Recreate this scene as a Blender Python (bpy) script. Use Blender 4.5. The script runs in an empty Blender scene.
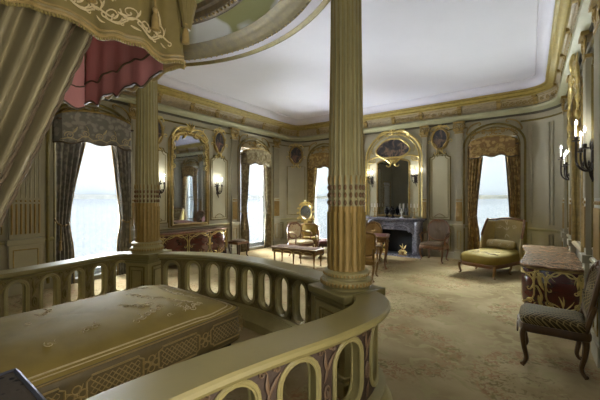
import bpy, math, random
from mathutils import Vector, Matrix
R = math.radians; PI = math.pi
sc = bpy.context.scene; C = sc.collection
sin, cos = math.sin, math.cos

# ------------------------------------------------------------------ materials
def lin(c):
    return tuple(((v/255)/12.92 if v/255 <= .04045 else ((v/255+.055)/1.055)**2.4) for v in c) + (1,)
class NT:
    def __init__(s, name):
        s.m = bpy.data.materials.new(name); s.m.use_nodes = True
        s.t = s.m.node_tree; s.t.nodes.clear()
        s.out = s.n('ShaderNodeOutputMaterial')
    def n(s, typ, **kw):
        nd = s.t.nodes.new(typ)
        for k, v in kw.items():
            if k.startswith('_'): setattr(nd, k[1:], v)
            else: nd.inputs[k.replace('__', ' ')].default_value = v
        return nd
    def l(s, a, ao, b, bi): s.t.links.new(a.outputs[ao], b.inputs[bi])
    def coord(s, scale=(1,1,1), rot=(0,0,0)):
        tc = s.n('ShaderNodeTexCoord'); mp = s.n('ShaderNodeMapping')
        mp.inputs['Scale'].default_value = scale; mp.inputs['Rotation'].default_value = rot
        s.l(tc, 'Object', mp, 'Vector'); return mp
    def ramp(s, stops, interp='LINEAR'):
        r = s.n('ShaderNodeValToRGB'); r.color_ramp.interpolation = interp
        e = r.color_ramp.elements
        while len(e) < len(stops): e.new(.5)
        for x, (p, c) in zip(e, stops): x.position = p; x.color = c
        return r
    def mix(s, fac, a, b, blend='MIX'):
        m = s.n('ShaderNodeMix', _data_type='RGBA', _blend_type=blend)
        for src, idx in ((fac, 0), (a, 6), (b, 7)):
            if isinstance(src, tuple) and len(src) == 2: s.t.links.new(src[0].outputs[src[1]], m.inputs[idx])
            else: m.inputs[idx].default_value = src
        return m
BL, WH = (0,0,0,1), (1,1,1,1)
def mat(name, col, rough=.5, metal=0, var=.22, scale=6, bump=.0, bscale=40, col2=None, coat=0, sheen=0, stretch=(1,1,1), spec=.5):
    t = NT(name); mp = t.coord(stretch)
    nz = t.n('ShaderNodeTexNoise', Scale=scale, Detail=6.0, Roughness=.6); t.l(mp, 'Vector', nz, 'Vector')
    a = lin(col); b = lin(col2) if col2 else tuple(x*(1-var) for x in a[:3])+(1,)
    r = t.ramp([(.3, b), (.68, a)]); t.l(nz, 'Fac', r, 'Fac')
    p = t.n('ShaderNodeBsdfPrincipled', Roughness=rough, Metallic=metal)
    p.inputs['Coat Weight'].default_value = coat
    p.inputs['Specular IOR Level'].default_value = spec
    t.l(r, 'Color', p, 'Base Color')
    if bump:
        n2 = t.n('ShaderNodeTexNoise', Scale=bscale, Detail=4.0); t.l(mp, 'Vector', n2, 'Vector')
        bp = t.n('ShaderNodeBump', Strength=bump, Distance=.02); t.l(n2, 'Fac', bp, 'Height'); t.l(bp, 'Normal', p, 'Normal')
    t.l(p, 'BSDF', t.out, 'Surface'); return t.m
def brocade(name, col, col2, scale=14, rough=.6, thr=.5, sheen=.3, metal=0):
    t = NT(name); mp = t.coord()
    nz = t.n('ShaderNodeTexNoise', Scale=scale*.5, Detail=2.0, Distortion=2.2); t.l(mp, 'Vector', nz, 'Vector')
    vo = t.n('ShaderNodeTexVoronoi', Scale=scale); t.l(mp, 'Vector', vo, 'Vector')
    ad = t.n('ShaderNodeMath', _operation='MULTIPLY'); t.l(nz, 'Fac', ad, 0); t.l(vo, 'Distance', ad, 1)
    r = t.ramp([(max(0, thr*.42-.04), lin(col)), (thr*.42+.05, lin(col2))]); t.l(ad, 'Value', r, 'Fac')
    p = t.n('ShaderNodeBsdfPrincipled', Roughness=rough, Metallic=metal); p.inputs['Specular IOR Level'].default_value = .15
    t.l(r, 'Color', p, 'Base Color')
    bp = t.n('ShaderNodeBump', Strength=.25, Distance=.01); t.l(ad, 'Value', bp, 'Height'); t.l(bp, 'Normal', p, 'Normal')
    t.l(p, 'BSDF', t.out, 'Surface'); return t.m
def lattice(name, col, col2, scale=16, rough=.7):
    t = NT(name); outs = []
    mp = t.coord()
    sp = t.n('ShaderNodeSeparateXYZ'); t.l(mp, 'Vector', sp, 'Vector')
    def m(op, a, b=None):
        q = t.n('ShaderNodeMath', _operation=op)
        for i, v in enumerate((a, b)):
            if v is None: continue
            if isinstance(v, tuple): t.t.links.new(v[0].outputs[v[1]], q.inputs[i])
            else: q.inputs[i].default_value = v
        return (q, 0)
    yz = m('ADD', (sp, 'Y'), (sp, 'Z'))
    d1 = m('SINE', m('MULTIPLY', m('ADD', (sp, 'X'), yz), scale*PI)); d2 = m('SINE', m('MULTIPLY', m('SUBTRACT', (sp, 'X'), yz), scale*PI))
    mn = m('MINIMUM', m('ABSOLUTE', d1), m('ABSOLUTE', d2))
    r = t.ramp([(.22, lin(col2)), (.4, lin(col))]); t.t.links.new(mn[0].outputs[0], r.inputs['Fac'])
    p = t.n('ShaderNodeBsdfPrincipled', Roughness=rough); p.inputs['Specular IOR Level'].default_value = .12; t.l(r, 'Color', p, 'Base Color')
    t.l(p, 'BSDF', t.out, 'Surface'); return t.m
def stripe(name, col, col2, scale=20, axis=0, rough=.7):
    t = NT(name); mp = t.coord()
    w = t.n('ShaderNodeTexWave', Scale=scale, Distortion=.6, _bands_direction='XYZ'[axis]); t.l(mp, 'Vector', w, 'Vector')
    r = t.ramp([(.35, lin(col)), (.65, lin(col2))]); t.l(w, 'Fac', r, 'Fac')
    p = t.n('ShaderNodeBsdfPrincipled', Roughness=rough); t.l(r, 'Color', p, 'Base Color'); t.l(p, 'BSDF', t.out, 'Surface'); return t.m
def marble(name, col, col2, scale=4, rough=.18):
    t = NT(name); mp = t.coord()
    nz = t.n('ShaderNodeTexNoise', Scale=scale, Detail=9.0, Distortion=1.6); t.l(mp, 'Vector', nz, 'Vector')
    r = t.ramp([(.3, lin(col2)), (.47, lin(col)), (.52, lin(col2)), (.6, lin(col)), (.8, lin(tuple(min(255, c*1.12) for c in col)))]); t.l(nz, 'Fac', r, 'Fac')
    p = t.n('ShaderNodeBsdfPrincipled', Roughness=rough); t.l(r, 'Color', p, 'Base Color'); t.l(p, 'BSDF', t.out, 'Surface'); return t.m
def canvas(name, cols, scale=5):
    t = NT(name); mp = t.coord()
    nz = t.n('ShaderNodeTexNoise', Scale=scale, Detail=5.0, Distortion=.8); t.l(mp, 'Vector', nz, 'Vector')
    r = t.ramp([(.3+.4*i/(len(cols)-1), lin(c)) for i, c in enumerate(cols)]); t.l(nz, 'Fac', r, 'Fac')
    p = t.n('ShaderNodeBsdfPrincipled', Roughness=.45); t.l(r, 'Color', p, 'Base Color'); t.l(p, 'BSDF', t.out, 'Surface'); return t.m
def carpet_mat():
    t = NT('carpet'); mp = t.coord()
    n1 = t.n('ShaderNodeTexNoise', Scale=1.3, Detail=5.0); t.l(mp, 'Vector', n1, 'Vector')
    base = t.ramp([(.35, lin((130,112,78))), (.65, lin((165,147,112)))]); t.l(n1, 'Fac', base, 'Fac')
    n2 = t.n('ShaderNodeTexNoise', Scale=5.0, Detail=4.0, Distortion=1.5); t.l(mp, 'Vector', n2, 'Vector')
    f2 = t.ramp([(.52, BL), (.6, WH)]); t.l(n2, 'Fac', f2, 'Fac')
    # wreaths: rings round voronoi centres, broken up by noise
    vo = t.n('ShaderNodeTexVoronoi', Scale=.62, Randomness=.35); t.l(mp, 'Vector', vo, 'Vector')
    nd = t.n('ShaderNodeTexNoise', Scale=6.0, Detail=3.0); t.l(mp, 'Vector', nd, 'Vector')
    ma = t.n('ShaderNodeMath', _operation='MULTIPLY_ADD'); ma.inputs[1].default_value = .22; t.l(nd, 'Fac', ma, 0); t.l(vo, 'Distance', ma, 2)
    ring = t.ramp([(.36, BL), (.40, WH), (.50, WH), (.54, BL)]); t.l(ma, 'Value', ring, 'Fac')
    fl = t.n('ShaderNodeTexNoise', Scale=15.0, Detail=3.0, Distortion=2.0); t.l(mp, 'Vector', fl, 'Vector')
    leaf = t.ramp([(.47, BL), (.54, WH)]); t.l(fl, 'Fac', leaf, 'Fac')
    m0 = t.mix(.5, lin((0,0,0)), (ring, 'Color'), 'MIX')
    mm = t.mix(1.0, (ring, 'Color'), (leaf, 'Color'), 'MULTIPLY')
    hue = t.n('ShaderNodeTexNoise', Scale=8.0); t.l(mp, 'Vector', hue, 'Vector')
    hc = t.ramp([(.4, lin((104,94,54))), (.5, lin((146,112,76))), (.62, lin((128,88,60)))]); t.l(hue, 'Fac', hc, 'Fac')
    a = t.mix((f2, 'Color'), (base, 'Color'), lin((148,134,96)))
    m5 = t.mix(.7, lin((0,0,0)), (mm, 2))
    b = t.mix((m5, 2), (a, 2), (hc, 'Color'))
    # scattered sprigs, kept to patches
    n5 = t.n('ShaderNodeTexNoise', Scale=.55, Detail=2.0); t.l(mp, 'Vector', n5, 'Vector')
    pt = t.ramp([(.5, BL), (.62, WH)]); t.l(n5, 'Fac', pt, 'Fac')
    n6 = t.n('ShaderNodeTexNoise', Scale=11.0, Detail=4.0, Distortion=2.5); t.l(mp, 'Vector', n6, 'Vector')
    sp = t.ramp([(.55, BL), (.62, WH)]); t.l(n6, 'Fac', sp, 'Fac')
    m3 = t.mix(1.0, (pt, 'Color'), (sp, 'Color'), 'MULTIPLY')
    c = t.mix((m3, 2), (b, 2), lin((92,78,42)))
    p = t.n('ShaderNodeBsdfPrincipled', Roughness=.95); p.inputs['Specular IOR Level'].default_value = .1
    t.l(c, 2, p, 'Base Color'); t.l(p, 'BSDF', t.out, 'Surface'); return t.m
def lace_mat():
    t = NT('lace'); mp = t.coord()
    vo = t.n('ShaderNodeTexVoronoi', Scale=7.0, Randomness=.7); t.l(mp, 'Vector', vo, 'Vector')
    nz = t.n('ShaderNodeTexNoise', Scale=9.0, Detail=4.0, Distortion=2.0); t.l(mp, 'Vector', nz, 'Vector')
    sp = t.n('ShaderNodeSeparateXYZ'); t.l(mp, 'Vector', sp, 'Vector')
    low = t.n('ShaderNodeMapRange'); t.l(sp, 'Z', low, 'Value')
    low.inputs['From Min'].default_value = 1.75; low.inputs['From Max'].default_value = .5
    pat = t.ramp([(.46, BL), (.54, WH)]); t.l(nz, 'Fac', pat, 'Fac')
    ml = t.n('ShaderNodeMath', _operation='MULTIPLY'); t.l(pat, 'Color', ml, 0); t.l(low, 'Result', ml, 1)
    den = t.n('ShaderNodeMapRange'); t.l(ml, 'Value', den, 'Value')
    den.inputs['To Min'].default_value = .38; den.inputs['To Max'].default_value = .52
    tr = t.n('ShaderNodeBsdfTransparent'); tl = t.n('ShaderNodeBsdfTranslucent'); df = t.n('ShaderNodeBsdfDiffuse')
    tl.inputs['Color'].default_value = (.045,.048,.05,1); df.inputs['Color'].default_value = (.6,.6,.6,1)
    m1 = t.n('ShaderNodeMixShader'); m1.inputs[0].default_value = .35; t.l(tl, 0, m1, 1); t.l(df, 0, m1, 2)
    m2 = t.n('ShaderNodeMixShader'); t.l(den, 0, m2, 0); t.l(tr, 0, m2, 1); t.l(m1, 0, m2, 2)
    t.l(m2, 0, t.out, 'Surface'); return t.m
def glass_mat():
    t = NT('pane_glass'); tr = t.n('ShaderNodeBsdfTransparent'); gl = t.n('ShaderNodeBsdfGlossy', Roughness=.02)
    fr = t.n('ShaderNodeFresnel', IOR=1.3); m = t.n('ShaderNodeMixShader'); t.l(fr, 0, m, 0); t.l(tr, 0, m, 1); t.l(gl, 0, m, 2)
    t.l(m, 0, t.out, 'Surface'); return t.m
def emit(name, col, st):
    t = NT(name); e = t.n('ShaderNodeEmission', Strength=st); e.inputs['Color'].default_value = lin(col); t.l(e, 0, t.out, 'Surface'); return t.m

M = dict(
 wall=mat('wall_paint', (151,143,118), .55, var=.12, scale=2.5), wallpanel=mat('panel_paint', (174,166,136), .5, var=.1, scale=2),
 stone=mat('painted_stone', (156,143,92), .45, var=.22, scale=5, bump=.08, bscale=60), cap=mat('rail_paint', (128,117,72), .36, var=.14, scale=4, coat=.08, spec=.35),
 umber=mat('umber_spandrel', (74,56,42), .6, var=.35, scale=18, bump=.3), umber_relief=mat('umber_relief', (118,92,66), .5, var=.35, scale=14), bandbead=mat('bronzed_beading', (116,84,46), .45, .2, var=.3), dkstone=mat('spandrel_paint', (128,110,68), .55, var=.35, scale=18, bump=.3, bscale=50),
 gold=mat('old_gilding', (160,134,74), .42, .45, var=.45, scale=14, bump=.15), bright=mat('bright_gilding', (210,186,116), .32, .65, var=.35, scale=20),
 olive=mat('olive_gilt_paint', (122,106,48), .45, .2, var=.4, scale=10, bump=.15), shaft=mat('column_paint', (158,148,104), .45, .0, var=.2, scale=5),
 shaftgold=mat('column_gilding', (156,126,64), .45, .25, var=.3, scale=8),
 ceil=mat('ceiling_plaster', (212,210,218), .8, var=.05, scale=1.2), cove=mat('cove_plaster', (196,192,200), .8, var=.06, scale=1.2),
 frieze=mat('frieze_relief', (164,148,116), .55, var=.28, scale=16, bump=.25, bscale=30), domepaint=brocade('dome_painting', (176,176,172), (118,116,74), 1.1, .7, .62, 0),
 carpet=carpet_mat(), floor=mat('floor_boards', (120,110,88), .5, var=.3, scale=3, stretch=(1,8,1)),
 lace=lace_mat(), glass=glass_mat(), sash=mat('sash_paint', (176,178,172), .5),
 drape_grey=brocade('grey_damask', (144,138,128), (116,112,104), 10, .6, .5), drape_gold=brocade('gold_damask', (156,132,82), (122,98,56), 10, .6, .5), drape_brown=brocade('brown_damask', (156,130,82), (120,94,58), 10, .6, .5),
 drape_pale=brocade('pale_damask', (140,128,98), (112,98,70), 10, .6, .5),
 silk=mat('bed_silk', (140,129,98), .42, var=.4, scale=3, sheen=.4, spec=.6, stretch=(1,1,.3)), silk2=mat('canopy_silk', (116,102,58), .5, var=.35, scale=5, sheen=.4, bump=.08),
 cover=mat('coverlet_silk', (138,120,66), .7, var=.3, scale=2.6, bump=.12, bscale=7, spec=.08), band=mat('coverlet_band', (92,77,40), .6, var=.35, scale=12),
 thread=mat('pale_thread', (186,168,128), .6, var=.25, scale=30), thread2=mat('gold_thread', (138,116,68), .55, var=.25, scale=30), pink=mat('pink_lining', (190,132,130), .6, var=.18, scale=3, stretch=(3,3,.4), sheen=.3),
 braid=mat('dark_braid', (84,68,44), .7, var=.4, scale=60), fringe=mat('fringe', (140,124,70), .7, var=.5, scale=80, stretch=(1,1,.05)),
 mahog=mat('mahogany', (80,27,16), .25, var=.5, scale=5, stretch=(1,1,4), coat=.5), wood=mat('gilt_walnut', (120,76,34), .32, var=.45, scale=8, coat=.3),
 giltwood=mat('gilt_wood', (136,102,50), .38, .2, var=.35, scale=10), darkwood=mat('dark_walnut', (64,38,22), .35, var=.4, scale=8),
 mtop=marble('tan_marble', (146,116,88), (104,78,56), 5, .25), gmarble=marble('grey_marble', (122,120,126), (84,82,90), 6, .25), redtop=marble('red_marble', (134,96,80), (98,66,54), 5),
 soot_shade=mat('soot_and_shade_black', (16,15,16), .8), black=mat('black_bronze', (26,26,28), .3, .6), bronze=mat('dark_bronze', (52,44,36), .4, .7),
 candle=mat('wax', (226,220,204), .5, var=.06), bulb=emit('bulb_light', (226,234,255), 14), mirror=mat('mirror_glass', (196,202,214), .03, 1.0, var=.04, scale=1),
 nearwood=mat('dark_gilt_wood', (88,62,30), .38, .15, var=.4, scale=10), fab_olive=lattice('lattice_weave', (58,48,24), (130,112,70), 21), fab_brown=stripe('brown_stripe', (74,56,38), (104,84,56), 9), fab_gold=mat('gold_velvet', (150,128,56), .6, var=.25, sheen=.4),
 fab_cream=brocade('cream_floral', (184,150,112), (206,190,152), 16, .7, .3), fab_tan=mat('tan_cane', (170,134,74), .6, var=.25, scale=40), fab_red=mat('dark_red_fabric', (96,42,30), .6, var=.3, sheen=.3),
 chaise=mat('chaise_silk', (136,116,52), .8, var=.25, scale=4, spec=.15), chaise_back=mat('chaise_back_silk', (152,132,78), .6, var=.2, scale=5),
 paintA=canvas('dark_figure_painting', [(12,12,15), (28,25,24), (44,34,30), (120,84,64), (34,28,26)], 6), paintB=canvas('cherub_painting', [(16,18,24), (34,34,38), (58,52,48), (120,96,74), (40,40,44)], 5),
 leather=mat('brown_inset', (78,52,30), .85, var=.3, spec=.1), stand=brocade('dark_needlework', (18,16,18), (66,58,48), 22, .9, .3, 0), edge=mat('pewter_edge', (84,88,100), .35, .4, var=.1), porcelain=mat('white_porcelain', (214,212,204), .2),
)

# ------------------------------------------------------------------ mesh builder
class MB:
    def __init__(s): s.v = []; s.f = []
    def add(s, vs, fs):
        o = len(s.v); s.v += [tuple(p) for p in vs]; s.f += [tuple(i+o for i in f) for f in fs]; return s
    def box(s, c, d, rz=0):
        x, y, z = d[0]/2, d[1]/2, d[2]/2; ca, sa = cos(rz), sin(rz)
        vs = [(c[0]+a*ca-b*sa, c[1]+a*sa+b*ca, c[2]+e) for a, b, e in ((-x,-y,-z),(x,-y,-z),(x,y,-z),(-x,y,-z),(-x,-y,z),(x,-y,z),(x,y,z),(-x,y,z))]
        return s.add(vs, [(3,2,1,0),(4,5,6,7),(0,1,5,4),(1,2,6,5),(2,3,7,6),(3,0,4,7)])
    def span(s, a, b): return s.box([(p+q)/2 for p, q in zip(a, b)], [abs(q-p) for p, q in zip(a, b)])
    def tube(s, pts, r, n=8, closed=False, flat=1.0):
        pts = [Vector(p) for p in pts]; k = len(pts)
        if k < 2: return s
        vs = []; fs = []; up = None
        for i, p in enumerate(pts):
            t = (pts[(i+1) % k]-pts[i-1]) if closed else (pts[min(i+1, k-1)]-pts[max(i-1, 0)])
            if t.length < 1e-9: t = Vector((0,0,1))
            t.normalize()
            if up is None:
                up = Vector((0,0,1)) if abs(t.z) < .9 else Vector((0,1,0))
            a = up - t*up.dot(t)
            if a.length < 1e-6: a = t.orthogonal()
            a.normalize(); up = a; b = t.cross(a)
            rr = r[i] if isinstance(r, (list, tuple)) else r
            for j in range(n):
                an = 2*PI*j/n; vs.append(p + a*(cos(an)*rr) + b*(sin(an)*rr*flat))
        m = k if closed else k-1
        for i in range(m):
            for j in range(n):
                q = (i+1) % k
                fs.append((i*n+j, i*n+(j+1) % n, q*n+(j+1) % n, q*n+j))
        if not closed: fs += [tuple(range(n-1, -1, -1)), tuple((k-1)*n+j for j in range(n))]
        return s.add(vs, fs)
    def grid(s, fn, nu, nv, cu=False):
        vs = [fn(i/(nu if cu else nu), j/nv) for i in range(nu if cu else nu+1) for j in range(nv+1)]
        fs = []; w = nv+1
        for i in range(nu):
            for j in range(nv):
                q = (i+1) % nu if cu else i+1
                fs.append((i*w+j, q*w+j, q*w+j+1, i*w+j+1))
        return s.add(vs, fs)
    def rings(s, rs, cap=True):
        n = len(rs[0]); vs = [p for r in rs for p in r]; fs = []
        for i in range(len(rs)-1):
            for j in range(n): fs.append((i*n+j, i*n+(j+1) % n, (i+1)*n+(j+1) % n, (i+1)*n+j))
        if cap: fs += [tuple(range(n-1, -1, -1)), tuple((len(rs)-1)*n+j for j in range(n))]
        return s.add(vs, fs)
    def lathe(s, prof, c=(0,0,0), n=24, mod=None):
        return s.rings([[(c[0]+r*(mod(2*PI*j/n, z) if mod else 1)*cos(2*PI*j/n), c[1]+r*(mod(2*PI*j/n, z) if mod else 1)*sin(2*PI*j/n), c[2]+z) for j in range(n)] for r, z in prof])
    def ell(s, c, r, nu=10, nv=6, rot=None):
        rs = []
        for i in range(nv+1):
            ph = -PI/2+PI*(i+.02)/(nv+.04); ring = []
            for j in range(nu):
                p = Vector((r[0]*cos(ph)*cos(2*PI*j/nu), r[1]*cos(ph)*sin(2*PI*j/nu), r[2]*sin(ph)))
                if rot: p = rot @ p
                ring.append(p+Vector(c))
            rs.append(ring)
        return s.rings(rs)
    def prism(s, pts, f0, f1):
        """pts 2-D outline; f0/f1 map (a,b) to the two end faces"""
        n = len(pts); vs = [f0(a, b) for a, b in pts]+[f1(a, b) for a, b in pts]
        return s.add(vs, [tuple(range(n-1, -1, -1)), tuple(range(n, 2*n))]+[(i, (i+1) % n, n+(i+1) % n, n+i) for i in range(n)])
    def plate(s, pts, y0, y1): return s.prism(pts, lambda a, b: (a, y0, b), lambda a, b: (a, y1, b))
    def slab(s, pts, z0, z1): return s.prism(pts, lambda a, b: (a, b, z0), lambda a, b: (a, b, z1))
    def sweep(s, path, prof, closed=False):
        """path: list of (point, inward normal); prof: (offset, z)"""
        k = len(path); m = len(prof); vs = []
        for (p, nn) in path:
            for o, z in prof: vs.append((p[0]+nn[0]*o, p[1]+nn[1]*o, z))
        fs = []
        for i in range(k if closed else k-1):
            q = (i+1) % k
            for j in range(m-1): fs.append((i*m+j, q*m+j, q*m+j+1, i*m+j+1))
        return s.add(vs, fs)
    def build(s, name, m, parent=None, loc=None, rz=0, bevel=0, sub=0, flat=False, ang=40, solid=0):
        me = bpy.data.meshes.new(name); me.from_pydata(s.v, [], s.f)
        me.materials.append(M[m] if isinstance(m, str) else m)
        import bmesh
        b = bmesh.new(); b.from_mesh(me); bmesh.ops.recalc_face_normals(b, faces=b.faces); b.to_mesh(me); b.free()
        if not flat:
            for p in me.polygons: p.use_smooth = True
            me.set_sharp_from_angle(angle=R(ang))
        o = bpy.data.objects.new(name, me); C.objects.link(o)
        if parent is not None: o.parent = parent
        if loc is not None: o.location = loc; o.rotation_euler = (0,0,rz)
        if bevel:
            q = o.modifiers.new('bevel', 'BEVEL'); q.width = bevel; q.segments = 2; q.limit_method = 'ANGLE'; q.angle_limit = R(50)
        if sub:
            q = o.modifiers.new('sub', 'SUBSURF'); q.levels = sub; q.render_levels = sub
        if solid:
            q = o.modifiers.new('solid', 'SOLIDIFY'); q.thickness = solid; q.offset = 0
        return o
def tag(o, label=None, cat=None, group=None, kind=None):
    if label: o['label'] = label
    if cat: o['category'] = cat
    if group: o['group'] = group
    if kind: o['kind'] = kind
    return o
def thing(name, label, cat, loc=(0,0,0), rz=0, group=None):
    o = bpy.data.objects.new(name, None); C.objects.link(o); o.empty_display_size = .1
    o.location = loc; o.rotation_euler = (0,0,rz); return tag(o, label, cat, group)
def struct(o): o['kind'] = 'structure'; return o
def copy_tree(o, loc, rz, label, group=None):
    r = o.copy(); C.objects.link(r); r.location = loc; r.rotation_euler = (0,0,rz); r['label'] = label
    if group: r['group'] = group
    def kids(a, b):
        for ch in [c for c in a.children]:
            d = ch.copy(); C.objects.link(d); d.parent = b; kids(ch, d)
    kids(o, r); return r

def spline(pts, n=8, closed=False):
    P = [Vector(p) for p in pts]; k = len(P); out = []
    for i in range(k if closed else k-1):
        if closed: p0, p1, p2, p3 = P[i-1], P[i], P[(i+1) % k], P[(i+2) % k]
        else: p0, p1, p2, p3 = P[max(i-1, 0)], P[i], P[i+1], P[min(i+2, k-1)]
        for j in range(n):
            t = j/n
            out.append(.5*((2*p1)+(p2-p0)*t+(2*p0-5*p1+4*p2-p3)*t*t+(3*p1-p0-3*p2+p3)*t**3))
    if not closed: out.append(P[-1])
    return out
class Path:
    def __init__(s, pts):
        s.p = [Vector((p[0], p[1], 0)) for p in pts]; s.d = [0]
        for a, b in zip(s.p, s.p[1:]): s.d.append(s.d[-1]+(b-a).length)
        s.L = s.d[-1]
    def at(s, t):
        t = max(0, min(s.L, t)); i = 0
        while i < len(s.d)-2 and s.d[i+1] < t: i += 1
        f = (t-s.d[i])/max(1e-9, s.d[i+1]-s.d[i]); p = s.p[i].lerp(s.p[i+1], f)
        e = .03; a = s._pt(t-e); b = s._pt(t+e); tg = (b-a).normalized()
        return p, tg, Vector((tg.y, -tg.x, 0))
    def _pt(s, t):
        t = max(0, min(s.L, t)); i = 0
        while i < len(s.d)-2 and s.d[i+1] < t: i += 1
        f = (t-s.d[i])/max(1e-9, s.d[i+1]-s.d[i]); return s.p[i].lerp(s.p[i+1], f)
    def frames(s, a, b, step):
        n = max(2, int((b-a)/step)+1); return [(lambda q: (q[0], q[2]))(s.at(a+(b-a)*i/(n-1))) for i in range(n)]
def arc(cx, cy, rx, ry, a0, a1, n): return [(cx+rx*cos(a0+(a1-a0)*i/n), cy+ry*sin(a0+(a1-a0)*i/n)) for i in range(n+1)]
# ornament, on a mapping P(a,b)->3-D
XZ = lambda y: (lambda a, b: (a, y, b))
def scroll(mb, P, c, r, a0, turns=1.4, hand=1, th=.008, n=6):
    k = int(14*turns); pts = []; rr = []
    for i in range(k+1):
        t = i/k; rad = r*(1-.78*t); an = a0+hand*2*PI*turns*t
        pts.append(P(c[0]+rad*cos(an), c[1]+rad*sin(an))); rr.append(th*(1-.45*t))
    pts.append(P(c[0]+.05*r, c[1])); rr.append(th*1.3)
    mb.tube(pts, rr, n)
def cscroll(mb, P, a, b, bulge, th=.008, curl=.3, n=6):
    """a C-scroll from a to b, bowed sideways, curled at both ends"""
    a, b = Vector((a[0], a[1])), Vector((b[0], b[1])); d = b-a; L = d.length; nn = Vector((-d.y, d.x))/max(L, 1e-6)
    pts = []
    c = curl*L; s = 1 if bulge >= 0 else -1
    for i in range(9): an = PI*1.5*(1-i/8); pts.append(a+nn*(-s*c*.5)+ (nn*s*cos(an)-d/L*sin(an))*c*.5*(.4+.6*i/8))
    for i in range(1, 12): t = i/12; pts.append(a+d*t+nn*bulge*sin(PI*t))
    for i in range(9): an = PI*1.5*(i/8); pts.append(b+nn*(-s*c*.5)+(nn*s*cos(an)+d/L*sin(an))*c*.5*(1-.6*i/8))
    k = len(pts); mb.tube([P(p.x, p.y) for p in pts], [th*(.7+.5*sin(PI*i/(k-1))) for i in range(k)], n)
def leaf(mb, P, c, L, an, w=.3, th=.01):
    d = (cos(an), sin(an)); nn = (-d[1], d[0]); pts = []; rr = []
    for i in range(7):
        t = i/6; bend = .25*L*t*t
        pts.append(P(c[0]+d[0]*L*t+nn[0]*bend, c[1]+d[1]*L*t+nn[1]*bend)); rr.append(max(.002, L*w*.5*sin(PI*(.12+.85*t))))
    mb.tube(pts, rr, 6, flat=.45)
def shell(mb, P, c, r, n=7, a0=R(15), a1=R(165)):
    for i in range(n): leaf(mb, P, c, r*(.8+.2*sin(PI*i/(n-1))), a0+(a1-a0)*i/(n-1), .28)
def crest(mb, P, c, w, h, th=.012):
    shell(mb, P, (c[0], c[1]+h*.3), h*.6)
    for s in (-1, 1):
        cscroll(mb, P, (c[0]+s*w*.08, c[1]+h*.35), (c[0]+s*w*.5, c[1]), s*h*.25, th)
        scroll(mb, P, (c[0]+s*w*.22, c[1]+h*.2), h*.22, R(90), 1.3, -s, th*.8)
        leaf(mb, P, (c[0]+s*w*.3, c[1]+h*.15), h*.5, R(90)-s*R(50), .3); leaf(mb, P, (c[0]+s*w*.12, c[1]), h*.4, R(-90)+s*R(50), .3)
def rect(w, z0, z1, r=0, x=0): return [(x-w/2, z0), (x+w/2, z0), (x+w/2, z1), (x-w/2, z1)]
def archpts(w, z0, zs, zt, x=0, n=16):
    return [(x-w/2, z0)]+[(x+w/2*cos(PI-PI*i/n), zs+(zt-zs)*sin(PI*i/n)) for i in range(n+1)]+[(x+w/2, z0)]
def shoulder(w, z0, z1, r=.09, x=0):
    """panel outline with indented top corners"""
    a = [(x+w/2-r*sin(PI/2*i/5), z1-r+r-r*cos(PI/2*i/5)) for i in range(6)]
    top = [(x+w/2, z1-r)]+[(x+w/2-r+0*i, z1-r) for i in ()]
    pts = [(x-w/2, z0), (x+w/2, z0)]
    pts += [(x+w/2-r*(1-cos(PI/2*i/5)), z1-r+r*(-0+sin(0))+0) for i in ()]
    pts += [(x+w/2, z1-r)]+[(x+w/2-r*sin(PI/2*i/6), z1-r*cos(PI/2*i/6)) for i in range(1, 6)]+[(x+w/2-r, z1)]
    pts += [(x-w/2+r, z1)]+[(x-w/2+r*sin(PI/2*i/6), z1-r*cos(PI/2*i/6)) for i in range(5, 0, -1)]+[(x-w/2, z1-r)]
    return pts
def frame(mb, pts, y, r, flat=1.0, n=6):
    # close corners crisply: insert points near corners
    out = []
    k = len(pts)
    for i in range(k):
        a, b = Vector(pts[i]), Vector(pts[(i+1) % k]); L = (b-a).length
        out.append(a)
        if L > .12: out += [a.lerp(b, .02/L*1), a.lerp(b, .5), a.lerp(b, 1-.02/L)]
    mb.tube([(p[0], y, p[1]) for p in out], r, n, closed=True, flat=flat)

# ------------------------------------------------------------------ room
XL, XR, YB, YN, HC = -6.9, .6, 9.2, -.9, 4.25
OFF = .52
rc1, rc2 = .65, .75
per = [(XL, YN), (XL, YB-rc1)]+arc(XL+rc1, YB-rc1, rc1, rc1, PI, PI/2, 12)[1:]+[(XR-rc2, YB)]+arc(XR-rc2, YB-rc2, rc2, rc2, PI/2, 0, 8)[1:]+[(XR, YN)]
def densify(p, st=.4):
    o = []
    for a, b in zip(p, p[1:]):
        L = math.dist(a, b); n = max(1, int(L/st)); o += [(a[0]+(b[0]-a[0])*i/n, a[1]+(b[1]-a[1])*i/n) for i in range(n)]
    return o+[p[-1]]
PER = Path(densify(per)); FR = PER.frames(0, PER.L, .12)
FILL_WIN = [('N', -.45, 1.3), ('R', .7, 1.5)]   # unseen windows added behind and beside the camera for fill light
WALLS = {'L': (XL, PI/2), 'B': (YB, 0), 'R': (XR, -PI/2)}
def at(wall, s, z=0, d=0):
    return {'L': ((XL+d, s, z), PI/2), 'B': ((s, YB-d, z), 0), 'R': ((XR-d, s, z), -PI/2), 'N': ((s, YN+d, z), PI)}[wall]

fl = MB().span((XL-.3, YN-.3, -.1), (XR+.3, YB+.3, 0)).build('floor', 'floor', flat=True); struct(fl)
cp = MB().slab([(p[0]+(.04 if p[0] < -3 else -.04), p[1]-.04*(1 if p[1] > 0 else -1)) for p in per], .0, .008).build('carpet', 'carpet', flat=True)
tag(cp, 'worn beige carpet with faded rust and olive flower wreaths covering the room', 'carpet')

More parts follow.
